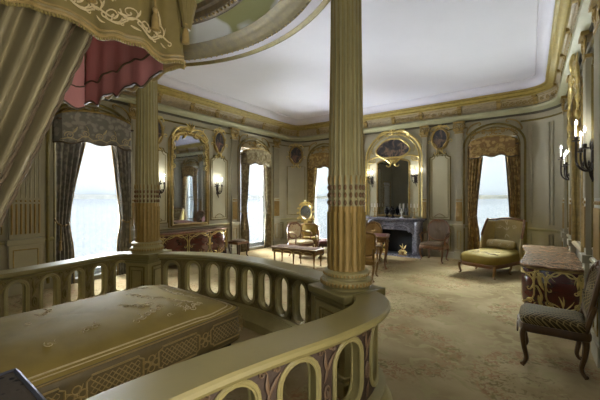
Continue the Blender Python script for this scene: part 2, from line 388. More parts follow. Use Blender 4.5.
WIN = [('L', 2.68, 1.2), ('L', 7.13, 1.16), ('B', -5.67, 1.0), ('B', -.745, 1.0)]
def wall(name, w, a, b, thick=.3):
    mb = MB(); ops = sorted((c-ww/2, c+ww/2) for q, c, ww in WIN+FILL_WIN if q == w)
    def sp(s0, s1, z0, z1):
        if w == 'L': mb.span((XL-thick, s0, z0), (XL, s1, z1))
        elif w == 'B': mb.span((s0, YB, z0), (s1, YB+thick, z1))
        elif w == 'N': mb.span((s0, YN-thick, z0), (s1, YN, z1))
        else: mb.span((XR, s0, z0), (XR+thick, s1, z1))
    s = a
    for o0, o1 in ops:
        sp(s, o0, 0, HC+.1); sp(o0, o1, 3.1, HC+.1); sp(o0, o1, 0, .07); s = o1
    sp(s, b, 0, HC+.1)
    return struct(mb.build(name, 'wall', flat=True))
WL = wall('wall_left', 'L', YN, YB-rc1); WB = wall('wall_back', 'B', XL+rc1, XR-rc2); WR = wall('wall_right', 'R', YN, YB-rc2)
WN = wall('wall_near', 'N', XL-.3, XR+.3)
def corner(name, cx, cy, r, a0, a1):
    mb = MB(); i_ = arc(cx, cy, r, r, a0, a1, 12)
    q = (cx+(r+.3)*(1 if cos((a0+a1)/2) > 0 else -1), cy+r+.3)
    o_ = []
    for x, y in i_:
        dx, dy = x-cx, y-cy; k = max(abs(dx), abs(dy)); o_.append((cx+dx/k*(r+.3), cy+dy/k*(r+.3)))
    for z0, z1 in ((0, HC+.1),):
        n = len(i_); vs = [(x, y, z) for z in (z0, z1) for x, y in i_]+[(x, y, z) for z in (z0, z1) for x, y in o_]
        fs = []
        for i in range(n-1):
            fs += [(i, i+1, n+i+1, n+i), (2*n+i, 3*n+i, 3*n+i+1, 2*n+i+1), (i, 2*n+i, 2*n+i+1, i+1), (n+i, n+i+1, 3*n+i+1, 3*n+i)]
        fs += [(0, n, 3*n, 2*n), (n-1, 3*n-1, 4*n-1, 2*n-1)]
        mb.add(vs, fs)
    return struct(mb.build(name, 'wall'))
WC = corner('wall_left_corner', XL+rc1, YB-rc1, rc1, PI, PI/2); WC2 = corner('wall_right_corner', XR-rc2, YB-rc2, rc2, PI/2, 0)

# cornice
struct(MB().sweep(FR, [(.001,3.555),(.03,3.56),(.035,3.60),(.001,3.601)]).build('trim_13', mat('shadow_fillet', (66,58,34), .6)))  # dark strip painted as the shadow line beneath the cornice band
band = struct(MB().sweep(FR, [(0,3.60),(.05,3.60),(.09,3.63),(.15,3.66),(.16,3.71),(.13,3.74),(.10,3.745)]).build('trim_1', mat('cornice_band', (154,150,116), .5, var=.15)))
fz = struct(MB().sweep(FR, [(.10,3.745),(.09,3.78),(.11,3.86),(.16,3.93),(.19,3.945)]).build('trim_2', 'frieze'))
gd = struct(MB().sweep(FR, [(.19,3.945),(.22,3.94),(.24,3.96),(.23,3.98),(.27,4.0),(.30,4.03),(.29,4.05),(.33,4.055),(.345,4.075),(.34,4.085)]).build('trim_3', mat('cornice_gold', (158,138,70), .45, .15, var=.3, scale=12)))
cv = struct(MB().sweep(FR, [(.34,4.085),(.335,4.10),(.35,4.15),(.40,4.205),(.47,4.235),(.50,4.235),(.51,4.255),(OFF,4.25)]).build('trim_4', 'cove'))
s = .5; k = 0
while s < PER.L-1.0:
    Lp = [.78, .96, .86][k % 3]; k += 1
    def FZ(a, b, s=s):
        p, tg, nn = PER.at(s+a); zz = 3.78+b; o = .10+max(0, (b-.02))*.45+.008
        return (p.x+nn.x*o, p.y+nn.y*o, zz)
    p0 = PER.at(s)[0]
    if p0.y > .6:
        mb = MB(); w2 = Lp-.12
        for aa, bb in (((.06,0),(Lp-.06,0)), ((.06,.135),(Lp-.06,.135)), ((.06,0),(.06,.135)), ((Lp-.06,0),(Lp-.06,.135))):
            mb.tube([FZ(aa[0]+(bb[0]-aa[0])*i/6, aa[1]+(bb[1]-aa[1])*i/6) for i in range(7)], .008, 5)
        for j in range(5):
            c = .06+w2*(j+.5)/5
            scroll(mb, FZ, (c, .067), .048, R(180 if j % 2 else 0), 1.2, 1 if j % 2 else -1, .011, 5)
            leaf(mb, FZ, (c+.03, .03 if j % 2 else .1), .06, R(20 if j % 2 else -20), .35)
        mb.build('frieze_panel', 'gold' if k % 3 else 'frieze', fz)
        bk = MB(); q = PER.at(s)
        for z0, z1, o in ((3.745,3.80,.125), (3.80,3.90,.15), (3.90,3.95,.205)):
            pts = [(q[0].x+q[2].x*oo+q[1].x*tt, q[0].y+q[2].y*oo+q[1].y*tt) for oo, tt in ((.05,-.045),(o,-.045),(o,.045),(.05,.045))]
            bk.slab(pts, z0, z1)
        bk.build('bracket', 'gold', fz, flat=True)
    s += Lp

# ceiling with the oval opening over the bed
EC, EA, EB = (-3.9, 1.6), 2.92, 2.52
def ellip(o, n=96): return [((EC[0]+EA*cos(2*PI*i/n), EC[1]+EB*sin(2*PI*i/n)), (-cos(2*PI*i/n), -sin(2*PI*i/n))) for i in range(n)]
import bmesh
b = bmesh.new()
outer = [(p[0].x+p[1].x*OFF, p[0].y+p[1].y*OFF) for p in FR]; outer[0] = (outer[0][0], YN); outer[-1] = (outer[-1][0], YN)
el = [e[0] for e in ellip(0)]
for loop in (outer, el):
    vs = [b.verts.new((x, y, HC)) for x, y in loop]
    for i in range(len(vs)): b.edges.new((vs[i], vs[(i+1) % len(vs)]))
bmesh.ops.triangle_fill(b, use_beauty=True, edges=b.edges[:], normal=(0,0,-1))
me = bpy.data.meshes.new('ceiling'); b.to_mesh(me); b.free(); me.materials.append(M['ceil'])
ce = struct(bpy.data.objects.new('ceiling', me)); C.objects.link(ce)
struct(MB().sweep(ellip(0), [(-.02,4.252),(-.02,4.20),(.0,4.17),(.03,4.165),(.05,4.19),(.07,4.21)], True).build('trim_5', 'olive'))
struct(MB().sweep(ellip(0), [(.07,4.21),(.09,4.2),(.2,4.225)], True).build('trim_6', 'cove'))
struct(MB().sweep(ellip(0), [(.2,4.225),(.22,4.19),(.26,4.18),(.29,4.2),(.33,4.21),(.36,4.25),(.40,4.26),(.44,4.3),(.5,4.34)], True).build('trim_7', mat('ring_gilding', (104,88,34), .5, .25, var=.5, scale=10)))
struct(MB().sweep(ellip(0), [(.5,4.34),(.53,4.40),(.6,4.46),(.72,4.52),(.8,4.53)], True).build('trim_8', 'domepaint'))
r2 = struct(MB().sweep(ellip(0), [(.8,4.53),(.82,4.46),(.86,4.44),(.89,4.47),(.93,4.48),(.97,4.54),(1.02,4.55),(1.06,4.6)], True).build('trim_9', mat('inner_ring_gilding', (84,66,26), .5, .3, var=.6, scale=14)))
bd = MB()
for i in range(140):
    an = 2*PI*i/140; q = Path
    bd.ell((EC[0]+(EA-.905)*cos(an), EC[1]+(EB-.905)*sin(an), 4.465), (.022,.022,.022), 6, 4)
    bd.ell((EC[0]+(EA-.25)*cos(an), EC[1]+(EB-.25)*sin(an), 4.178), (.018,.018,.014), 6, 4)
bd.build('bead_course', 'gold', r2)
struct(MB().sweep(ellip(0), [(1.06,4.6),(1.3,4.75),(1.8,4.86),(2.3,4.9),(2.49,4.9)], True).build('trim_10', 'domepaint'))

# baseboard, chair rail and dado mouldings
def run(name, segs, prof, m):
    mb = MB()
    for a, b_ in segs: mb.sweep(PER.frames(a, b_, .15), prof)
    return struct(mb.build(name, m))
# arc-length positions of window openings on the perimeter
sL = lambda y: y-YN
sCorner = YB-rc1-YN; sB = lambda x: sCorner+rc1*PI/2+(x-(XL+rc1))
sR0 = sB(XR-rc2)+rc2*PI/2; sR = lambda y: sR0+(YB-rc2-y)
segs = [(sL(.1)+.75, sL(2.68)-.66), (sL(2.68)+.66, sL(7.13)-.64), (sL(7.13)+.64, sB(-5.67)-.56), (sB(-5.67)+.56, sB(-4.2)), (sB(-2.2), sB(-.745)-.56), (sB(-.745)+.56, PER.L)]
run('baseboard_room', segs, [(.002,.0),(.035,.0),(.035,.13),(.028,.15),(.012,.17),(.002,.175)], 'wall')
run('trim_11', segs, [(.002,.84),(.02,.845),(.035,.87),(.03,.895),(.015,.905),(.002,.91)], mat('dado_rail', (150,142,100), .45, .1))
run('trim_12', segs, [(.002,3.40),(.012,3.405),(.022,3.42),(.012,3.435),(.002,3.44)], 'olive')

def panel(parent, w, s, wd, z0, z1, top='sh', field=True, m='olive'):
    """raised boiserie panel: a field and a gilded moulding, children of the wall"""
    loc, rz = at(w, s)
    pts = shoulder(wd, z0, z1, min(.1, wd*.25)) if top == 'sh' else (archpts(wd, z0, z1-wd*.35, z1) if top == 'arch' else rect(wd, z0, z1))
    if field: MB().plate(pts, -.001, -.008).build('panel_field', 'wallpanel', parent, loc, rz, flat=True)
    mb = MB(); frame(mb, pts, -.012, .014, 1.2); build = mb
    ip = [(p[0]*(1-.11/wd), z0+.055+(p[1]-z0)*(1-.11/(z1-z0))) for p in pts]; frame(mb, ip, -.01, .007)
    if top != 'flat' and z1 > 1.5:
        P = XZ(-.02); crest(mb, P, (0, z1-.05), wd*.55, .14, .008)
        cscroll(mb, P, (-wd*.2, z0+.1), (wd*.2, z0+.1), .05, .007)
    mb.build('panel_moulding', m, parent, loc, rz)
def pilaster(parent, w, s, wd=.34, gold=True):
    loc, rz = at(w, s)
    mb = MB(); mb.span((-wd/2, -.06, .92), (wd/2, 0, 3.3)); 
    n = 6
    for i in range(n+1):
        x = -wd/2+.03+(wd-.06)*i/n; mb.tube([(x, -.062, 1.6), (x, -.062, 2.4), (x, -.062, 3.25)], .011, 6)
    mb.build('pilaster_shaft', 'wall', parent, loc, rz)
    mb = MB()
    for i in range(n+1):
        x = -wd/2+.03+(wd-.06)*i/n; mb.tube([(x, -.064, 1.0), (x, -.064, 1.25), (x, -.064, 1.5)], .015, 6)
        mb.ell((x, -.066, 1.55), (.014,.012,.02), 6, 4)
    mb.build('pilaster_reeding', 'shaftgold', parent, loc, rz)
    mb = MB().span((-wd/2-.03, -.09, .0), (wd/2+.03, 0, .2)).span((-wd/2-.01, -.075, .2), (wd/2+.01, 0, .82)).span((-wd/2-.04, -.1, .82), (wd/2+.04, 0, .92))
    mb.build('pilaster_pedestal', 'wall', parent, loc, rz, bevel=.008)
    mb = MB(); frame(mb, rect(wd-.1, .28, .74), -.078, .009)
    P = XZ(-.07); shell(mb, P, (0, 3.34), .17, 7)
    for sg in (-1, 1): scroll(mb, P, (sg*wd*.38, 3.46), .075, R(90), 1.5, -sg, .018); leaf(mb, P, (sg*.05, 3.3), .14, R(90-sg*35)); 
    mb.span((-wd/2-.02, -.075, 3.28), (wd/2+.02, 0, 3.32)); mb.span((-wd/2-.05, -.11, 3.54), (wd/2+.05, 0, 3.59))
    mb.build('pilaster_capital', 'gold', parent, loc, rz)
for y in (1.62,): pilaster(WL, 'L', y, .42)
pilaster(WL, 'L', 8.13, .28); pilaster(WL, 'L', 6.27, .2); pilaster(WL, 'L', 3.44, .16)
for y, w in ((3.92,.6), (5.75,.56)): panel(WL, 'L', y, w, 1.02, 2.75); panel(WL, 'L', y, w, .24, .76, 'flat')
panel(WL, 'L', 1.13, .4, 1.02, 3.3); panel(WL, 'L', 4.82, 1.1, .24, .76, 'flat')
panel(WL, 'L', 8.42, .2, .24, .76, 'flat', field=False)
panel(WB, 'B', -4.72, .5, 1.02, 3.3); panel(WB, 'B', -4.72, .5, .24, .76, 'flat')
panel(WB, 'B', -1.98, .52, 1.02, 2.8); panel(WB, 'B', -1.98, .52, .24, .76, 'flat')
pilaster(WB, 'B', -1.5, .18); pilaster(WB, 'B', -2.37, .14); pilaster(WB, 'B', -4.3, .14)
pilaster(WR, 'R', 8.2, .26); pilaster(WR, 'R', 4.25, .34); pilaster(WR, 'R', 6.85, .16); pilaster(WR, 'R', 5.18, .16)
for y, w in ((7.62,.72), (4.72,.5), (3.4,1.0)): panel(WR, 'R', y, w, 1.02, 3.25); panel(WR, 'R', y, w, .24, .76, 'flat')
# curved corner panel
def cornerpanel():
    def CP(a, z, o=.01): 
        p, tg, nn = PER.at(sCorner+rc1*PI/4+a); return (p.x+nn.x*o, p.y+nn.y*o, z)
    for z0, z1 in ((1.02,2.7), (.24,.76)):
        mb = MB(); w = .33
        pl = [(-w, z0), (-w/2, z0), (0, z0), (w/2, z0), (w, z0), (w, (z0+z1)/2), (w, z1), (w/2, z1), (0, z1), (-w/2, z1), (-w, z1), (-w, (z0+z1)/2)]
        mb.tube([CP(*q) for q in pl], .013, 6, closed=True); mb.build('panel_moulding', 'olive', WC)
cornerpanel()
for off in (-.5, -.42, -.05, .05, .42, .5):
    mb = MB()
    for z0, z1 in ((1.0, 3.3), (.22, .78)):
        pts = []
        for i in range(5): q = PER.at(sB(XR-rc2)+rc2*PI/4+off); pts.append((q[0].x+q[2].x*.012, q[0].y+q[2].y*.012, z0+(z1-z0)*i/4))
        mb.tube(pts, .02, 6)
    mb.build('reed_moulding', 'wall', WC2)

# ------------------------------------------------------------------ windows and their hangings
def arch_trim(parent, w, s, hw):
    loc, rz = at(w, s); mb = MB()
    for r, rad, y in ((hw+.04, .028, -.02), (hw-.06, .014, -.014)):
        pts = archpts(2*r, .1, 2.9, 2.9+.5*r/hw)
        mb.tube([(a, y, b) for a, b in [pts[0], (pts[0][0], 1.5)]+pts[1:-1]+[(pts[-1][0], 1.5), pts[-1]]], rad, 6)
    P = XZ(-.03); mb.build('window_arch', 'olive', parent, loc, rz)
    mb = MB(); crest(mb, P, (0, 3.2), hw*1.5, .2, .016)
    for sg in (-1, 1):
        cscroll(mb, P, (sg*hw*.95, 3.3), (sg*hw*.55, 3.5), -sg*.05, .016); leaf(mb, P, (sg*hw*.95, 3.26), .18, R(90+sg*15), .35); scroll(mb, P, (sg*hw*.7, 3.24), .06, R(90), 1.3, sg, .014)
    mb.build('arch_carving', 'gold', parent, loc, rz)
def window(n, w, s, ww):
    loc, rz = at(w, s)
    e = struct(bpy.data.objects.new('window_%d' % n, None)); C.objects.link(e); e.location = loc; e.rotation_euler = (0,0,rz)
    h = 3.1; x = ww/2; mb = MB()
    y0, y1 = .14, .22
    mb.span((-x, y0, .07), (-x+.07, y1, h)); mb.span((x-.07, y0, .07), (x, y1, h)); mb.span((-x, y0, h-.08), (x, y1, h)); mb.span((-x, y0, .07), (x, y1, .2))
    mb.build('window_frame', 'sash', e, flat=True)
    MB().span((-x+.07, y0+.01, 1.58), (x-.07, y1, 1.67)).build('meeting_rail', 'sash', e, flat=True)
    MB().span((-x+.06, .18, .18), (x-.06, .186, h-.07)).build('pane', 'glass', e, flat=True)
    MB().span((-x, .0, .07), (x, .14, .09)).build('sill', 'sash', e, flat=True)
    return e
def lace(label, w, s, ww):
    loc, rz = at(w, s); hw = ww/2-.02
    def fn(u, v):
        f = u-.5; return (2*hw*f, .07+.018*sin(u*2*PI*11)+.006*sin(u*71), .1+2.75*v)
    o = MB().grid(fn, 90, 8).build('lace_curtain', 'lace', None, loc, rz)
    tag(o, label, 'curtain', 'lace window curtains')
def drape(label, w, s, side, m, top_w=.45, tie_w=.17, hw=.64, ztop=2.85, ztie=1.12):
    """side -1 left, +1 right as seen from the room"""
    loc, rz = at(w, s); t = thing('drape', label, 'curtain', loc, rz, 'tied-back window drapes')
    def width(z):
        if z > ztie: q = (z-ztie)/(ztop-ztie); return tie_w+(top_w-tie_w)*q**1.25
        q = (ztie-z)/ztie; return tie_w+.07*min(1, q*2.5)
    def fn(u, v):
        z = .03+(ztop-.03)*v; wd = width(z); pin = 1-.5*math.exp(-((z-ztie)/.22)**2)
        x = side*(hw-wd*u); y = -.10+.042*pin*sin(u*2*PI*4.5+.6*sin(z*1.7+s))+.012*sin(u*23+z*2)
        return (x, y, z)
    MB().grid(fn, 48, 30).build('drape_panel', m, t, solid=.006)
    mb = MB(); mb.tube([fn(.995, v/20) for v in range(21)], .014, 6); mb.build('drape_border', 'braid' if m != 'drape_grey' else 'thread2', t)
    mb = MB()
    pts = [fn(u/10, (ztie-.03)/(ztop-.03)) for u in range(11)]
    mb.tube([(side*(hw+.0), -.02, ztie+.12)]+[(p[0], p[1]-.05, ztie+.04-.06*sin(PI*i/10)) for i, p in enumerate(pts)], .014, 6)
    mb.tube([(side*(hw-.05), -.16, ztie+.02), (side*(hw-.05), -.165, ztie-.15), (side*(hw-.045), -.165, ztie-.3)], [.01,.01,.01], 6)
    mb.lathe([(.002,.0),(.028,.01),(.022,.1),(.014,.14),(.026,.165),(.008,.19)], (side*(hw-.045), -.165, ztie-.46), 10)
    mb.build('tieback', 'thread2', t)
def valance(label, w, s, m, hw=.66, z0=2.62, z1=3.0, rise=.2, em='thread2'):
    loc, rz = at(w, s); t = thing('valance', label, 'valance', loc, rz, 'shaped window valances')
    def S(u, v, off=0):
        f = 2*u-1; top = z1+rise*math.sqrt(max(0, 1-f*f*.98)); bot = z0+.05*abs(f)**1.5*0-.035*cos(f*PI*3)*(.6+.4*abs(f))-.06*(abs(f)**4)
        z = bot+(top-bot)*v; y = -.19-.05*(1-f*f)-off+(.15*max(0, abs(f)-.86)/.14 if abs(f) > .86 else 0)
        return (hw*f, y, z)
    MB().grid(lambda u, v: S(u, v), 44, 10).build('valance_face', m, t, solid=.02)
    mb = MB(); P = lambda a, b: S((a/hw+1)/2, (b-z0)/(z1+rise-z0), .012)
    for i in range(5):
        c = -hw*.72+hw*1.44*i/4
        scroll(mb, P, (c, z0+.15), .075, R(200), 1.5, 1 if i % 2 else -1, .009, 5); leaf(mb, P, (c+.05, z0+.2), .12, R(40+60*(i % 2)), .3)
        cscroll(mb, P, (c-.1, z0+.06), (c+.1, z0+.06), .04, .007)
    mb.build('embroidery', em, t)
    MB().tube([S(i/40, .0, .01) for i in range(41)], .016, 6).build('fringe', 'braid', t)
    MB().tube([S(i/40, 1.0, .01) for i in range(41)], .016, 6).build('top_moulding', 'gold', t)
    MB().span((-hw*.97, -.2, z1-.03), (hw*.97, .15, z1-.005)).build('light_stop_board', 'darkwood', t, flat=True)  # unseen board added to stop light spilling up behind the valance
names = [('left-wall window nearest the bed', 'drape_grey', 'thread'), ('left-wall window beyond the commode', 'drape_pale', 'thread2'),
         ('window behind the dressing table', 'drape_gold', 'thread2'), ('window behind the green chaise', 'drape_brown', 'gold')]
for i, ((w, s_, ww), (desc, dm, em)) in enumerate(zip(WIN, names)):
    window(i+1, w, s_, ww)
    hw = ww/2+.05; arch_trim({'L': WL, 'B': WB}[w], w, s_, hw+.06)
    lace('white lace curtain across the '+desc, w, s_, ww)
    tone = {'drape_grey': 'grey', 'drape_pale': 'pale taupe', 'drape_gold': 'old gold', 'drape_brown': 'golden brown'}[dm]
    tw, ti = (.5, .2) if i == 0 else (.36, .2)
    drape('%s tied drape, left half, on the %s' % (tone, desc), w, s_, -1, dm, tw, ti, hw)
    drape('%s tied drape, right half, on the %s' % (tone, desc), w, s_, 1, dm, tw*.85, ti, hw)
    valance('%s embroidered valance over the %s' % (tone, desc), w, s_, dm, hw+(.03 if i == 0 else -.02), z1=3.02 if i == 0 else 2.9, em=em)

for i, (w, s_, ww) in enumerate(FILL_WIN): window(5+i, w, s_, ww)
dl, dr = at('L', .1, 0); e = struct(bpy.data.objects.new('door_1', None)); C.objects.link(e); e.location = dl; e.rotation_euler = (0,0,dr)
MB().span((-.5, -.03, .01), (.5, -.002, 2.5)).build('door_leaf', 'porcelain', e, flat=True)
mb = MB(); frame(mb, rect(.74, 1.1, 2.35), -.034, .014); frame(mb, rect(.74, .18, .95), -.034, .014); frame(mb, rect(1.1, .02, 2.56), -.03, .03); mb.build('door_moulding', 'gold', e)
MB().lathe([(.01,0),(.03,.02),(.028,.05),(.01,.06)], (0,0,0), 12).build('door_handle', 'bright', e, (.42, -.03, 1.05)).rotation_euler = (PI/2,0,0)

# ------------------------------------------------------------------ wall pieces
def medallion(label, loc, rz, hw, hh, pm):
    t = thing('oval_painting', label, 'painting', loc, rz, 'oval wall medallions')
    MB().grid(lambda u, v: (hw*v*cos(2*PI*u), -.02-.012*(1-v*v), hh*v*sin(2*PI*u)), 32, 4, True).build('canvas', pm, t)
    mb = MB(); mb.tube([(hw*cos(a*PI/20), -.025, hh*sin(a*PI/20)) for a in range(40)], .026, 8, True)
    mb.tube([(hw*1.14*cos(a*PI/20), -.012, hh*1.1*sin(a*PI/20)) for a in range(40)], .012, 6, True); mb.build('picture_frame', 'gold', t)
    mb = MB(); P = XZ(-.03); crest(mb, P, (0, hh*1.0), hw*2.2, .16, .012)
    for sg in (-1, 1):
        cscroll(mb, P, (sg*hw*1.15, -hh*.2), (sg*hw*.35, -hh*1.28), -sg*.05, .012); leaf(mb, P, (0, -hh*1.05), .15, R(-90+sg*28)); leaf(mb, P, (sg*hw*1.1, hh*.1), .14, R(90-sg*20))
    mb.build('carved_surround', 'bright', t); return t
l, r = at('L', 3.92, 3.12); medallion('oval painting in gilt frame left of the tall left-wall mirror', l, r, .17, .28, 'paintA')
l, r = at('L', 5.75, 3.12); medallion('oval painting in gilt frame right of the tall left-wall mirror', l, r, .17, .28, 'paintA')
q = PER.at(sCorner+rc1*PI/4); medallion('dark medallion painting set in the rounded far left corner', (q[0].x+q[2].x*.06, q[0].y+q[2].y*.06, 3.1), PI/4, .22, .3, 'paintA')
l, r = at('B', -1.98, 3.2); medallion('oval painting of pale figures above the armchair by the fireplace', l, r, .2, .27, 'paintB')

def wall_mirror(label, w, s, wd, z0, zs, zt, d=0, ch=.36, cy=-.06):
    loc, rz = at(w, s, 0, d); t = thing('wall_mirror', label, 'mirror', loc, rz)
    pts = archpts(wd, z0, zs, zt)
    MB().plate(pts, -.02, -.012).build('mirror_pane', 'mirror', t, flat=True)
    mb = MB(); frame(mb, pts, -.035, .035, 1.1, 8); frame(mb, archpts(wd+.14, z0-.05, zs, zt+.06), -.02, .018)
    mb.build('mirror_frame', 'gold', t)
    mb = MB(); P = XZ(cy); crest(mb, P, (0, zt-.02), wd*.95, ch, .02)
    for sg in (-1, 1):
        for k_ in range(4):
            zz = zs+.1-k_*.22; leaf(mb, P, (sg*wd*.5, zz), .2, R(90+sg*(30-8*k_)), .3); scroll(mb, P, (sg*(wd*.5-.02), zz-.03), .06, R(90), 1.3, sg, .014)
        cscroll(mb, P, (sg*wd*.5, zs), (sg*wd*.2, zt+.02), -sg*.06, .018); leaf(mb, P, (sg*wd*.3, zt-.06), .18, R(-90+sg*40))
    mb.build('mirror_crest', 'bright', t); return t
wall_mirror('tall arched gilt mirror above the red marquetry commode', 'L', 4.82, 1.0, .95, 2.95, 3.18)
wall_mirror('tall gilt mirror with bright carved crest above the marble-topped desk on the right wall', 'R', 6.0, 1.15, .9, 2.95, 3.22, 0, .55, -.1)
# overmantel
t = thing('overmantel_mirror', 'gilt arched overmantel mirror above the grey marble fireplace', 'mirror', at('B', -3.27)[0], 0)
MB().plate(archpts(.92, 1.1, 2.62, 2.72), -.03, -.02).build('mirror_pane', 'mirror', t, flat=True)
MB().plate(archpts(1.66, 1.06, 2.75, 3.55), -.001, -.018).build('surround_panel', 'wallpanel', t, flat=True)
mb = MB(); frame(mb, archpts(.96, 1.08, 2.62, 2.74), -.04, .025); mb.build('mirror_frame', 'gold', t)
mb = MB()
for wd, zz, rad in ((1.68, 3.55, .035), (1.5, 3.46, .018)): pts = archpts(wd, 1.08, 2.75, zz, n=20); mb.tube([(a, -.03, b_) for a, b_ in [pts[0], (pts[0][0], 2)]+pts[1:-1]+[(pts[-1][0], 2), pts[-1]]], rad, 8)
mb.build('arch_frame', 'bright', t)
mb = MB(); P = XZ(-.05); crest(mb, P, (0, 3.45), .9, .25, .02); mb.build('carved_crest', 'bright', t)
for sg in (-1, 1):
    mb = MB(); cscroll(mb, P, (sg*.12, 2.66), (sg*.68, 2.78), sg*.1, .02); scroll(mb, P, (sg*.62, 2.72), .09, R(90), 1.4, sg, .016); leaf(mb, P, (sg*.6, 2.9), .2, R(90-sg*20)); leaf(mb, P, (sg*.62, 2.5), .22, R(-90+sg*10)); mb.build('carved_scrollwork', 'bright', t)
mb = MB(); shell(mb, P, (0, 2.68), .14, 7); shell(mb, P, (0, 2.7), .14, 5, R(200), R(340)); mb.build('carved_shell', 'bright', t)
t2 = thing('cartouche_painting', 'dark cartouche-shaped painting of reclining figures above the overmantel mirror', 'painting', at('B', -3.27, 3.03, .05)[0], 0)
cart = lambda u: (.47*cos(u)*(1+.08*cos(4*u)), .31*sin(u)*(1+.12*cos(2*u))-.03*cos(2*u))
MB().grid(lambda u, v: (cart(2*PI*u)[0]*v, -.01, cart(2*PI*u)[1]*v), 40, 4, True).build('canvas', 'paintB', t2)
mb = MB(); mb.tube([(cart(2*PI*i/48)[0], -.02, cart(2*PI*i/48)[1]) for i in range(48)], .024, 8, True); mb.build('picture_frame', 'bright', t2)

def sconce(label, w, s, z, n=3, big=1.0, d=0, mcol='bronze'):
    loc, rz = at(w, s, z, d); t = thing('wall_sconce', label, 'wall light', loc, rz, 'candle sconces')
    mb = MB(); P = XZ(-.02*big); b_ = big
    mb.ell((0, -.015, 0), (.045*b_, .02, .1*b_)); shell(mb, P, (0, .06*b_), .13*b_, 5); leaf(mb, P, (0, -.06*b_), .2*b_, R(-90), .25); leaf(mb, P, (0, -.05*b_), .12*b_, R(-60)); leaf(mb, P, (0, -.05*b_), .12*b_, R(-120))
    mb.build('backplate', mcol, t)
    for i in range(n):
        f = (i-(n-1)/2)/max(1, (n-1)/2) if n > 1 else 0
        ex, ey, ez = .15*b_*f, -(.09+.05*(1-abs(f)))*b_, .06*b_+(.1*b_ if abs(f) < .3 else 0)
        pts = spline([(0, -.02, -.05*b_), (ex*.35, ey*.4, -.14*b_), (ex*.8, ey*.85, -.1*b_), (ex, ey, -.02*b_), (ex, ey, ez)], 6)
        a = MB(); a.tube(pts, .011*b_, 6); a.lathe([(.004,0),(.035*b_,.008),(.038*b_,.016),(.016*b_,.02),(.02*b_,.05*b_),(.012,.055*b_)], (ex, ey, ez), 12)
        scroll(a, lambda p, q_, ex=ex, ey=ey: (ex*.6+p, ey*.6, q_), (0, -.08*b_), .035*b_, 0, 1.2, 1, .007*b_); arm = a.build('arm', mcol, t)
        MB().lathe([(.008*b_, 0), (.008*b_, .12*b_)], (ex, ey, ez+.05*b_), 10).build('candle', 'candle', arm)
        MB().lathe([(.004, 0), (.010*b_, .02*b_), (.009*b_, .03*b_), (.002, .055*b_)], (ex, ey, ez+.17*b_), 10).build('bulb', 'bulb', arm)
    ld = bpy.data.lights.new('sconce_light', 'POINT'); ld.energy = SC_E*b_*b_; ld.shadow_soft_size = .05; ld.color = (.9,.94,1)
    lo = bpy.data.objects.new('sconce_light', ld); C.objects.link(lo); m_ = Matrix.Translation(loc) @ Matrix.Rotation(rz, 4, 'Z'); lo.location = m_ @ Vector((0, -.2*b_, .27*b_))
SC_E = 2.6
sconce('candle sconce lit on the panel left of the commode mirror', 'L', 4.0, 1.85, 2)
sconce('candle sconce lit on the panel right of the commode mirror', 'L', 5.68, 1.85, 2)
sconce('small candle sconce left of the overmantel mirror', 'B', -3.93, 2.15, 2, .9, .03)
sconce('small brightly lit candle sconce right of the overmantel mirror', 'B', -2.62, 2.15, 2, .9, .03)
sconce('dark bronze candelabrum sconce on right wall beyond the gilt mirror', 'R', 7.2, 2.08, 3, 1.15)
sconce('large dark candelabrum sconce on right wall nearest the camera', 'R', 4.95, 2.08, 3, 1.15)

# ------------------------------------------------------------------ fireplace
t = thing('fireplace', 'grey veined marble fireplace with dark firebox on the back wall', 'fireplace', at('B', -3.15)[0], 0)
def shelfline(w, d): return [(-w/2, 0), (-w/2, -d*.75), (-w/2+.12, -d), (-w*.2, -d*.92), (0, -d*1.05), (w*.2, -d*.92), (w/2-.12, -d), (w/2, -d*.75), (w/2, 0)]
MB().slab(shelfline(1.7, .38), .99, 1.04).build('mantel_shelf', 'gmarble', t, bevel=.01)
MB().slab(shelfline(1.56, .3), .93, .99).build('shelf_moulding', 'gmarble', t, bevel=.015)
op = [(-.5, .03), (-.5, .6)]+[(-.5+.1*i, .62+.1*sin(PI*i/10)+.03*cos(2*PI*i/10)) for i in range(1, 10)]+[(.5, .6), (.5, .03)]
ol = [(.75, .03), (.75, .93), (-.75, .93), (-.75, .03)]
MB().plate(op+ol, -.24, -.005).build('surround', 'gmarble', t, ang=30, bevel=.006)
for sg in (-1, 1):
    mb = MB(); pts = spline([(sg*.66, -.26, .03), (sg*.64, -.25, .3), (sg*.66, -.28, .6), (sg*.68, -.33, .8), (sg*.68, -.3, .93)], 6)
    mb.tube(pts, [.07+.03*i/(len(pts)-1) for i in range(len(pts))], 10); mb.span((sg*.66-.1, -.34, .0), (sg*.66+.1, -.2, .09))
    scroll(mb, lambda a, b_, sg=sg: (sg*.68, -.36+a, b_), (0, .86), .06, 0, 1.4, 1, .025); mb.build('console_jamb', 'gmarble', t)
mb = MB(); P = XZ(-.26); shell(mb, P, (0, .78), .12, 7)
for sg in (-1, 1): cscroll(mb, P, (sg*.06, .8), (sg*.42, .74), sg*.06, .016)
mb.build('carved_keystone', 'gmarble', t)
mb = MB(); mb.span((-.5, -.02, .03), (.5, -.005, .72)); mb.span((-.5, -.22, .028), (.5, -.02, .04)); mb.build('firebox', 'soot_shade', t, flat=True)
MB().span((-.8, -.62, .008), (.8, -.0, .028)).build('hearth_slab', 'gmarble', t, bevel=.005)
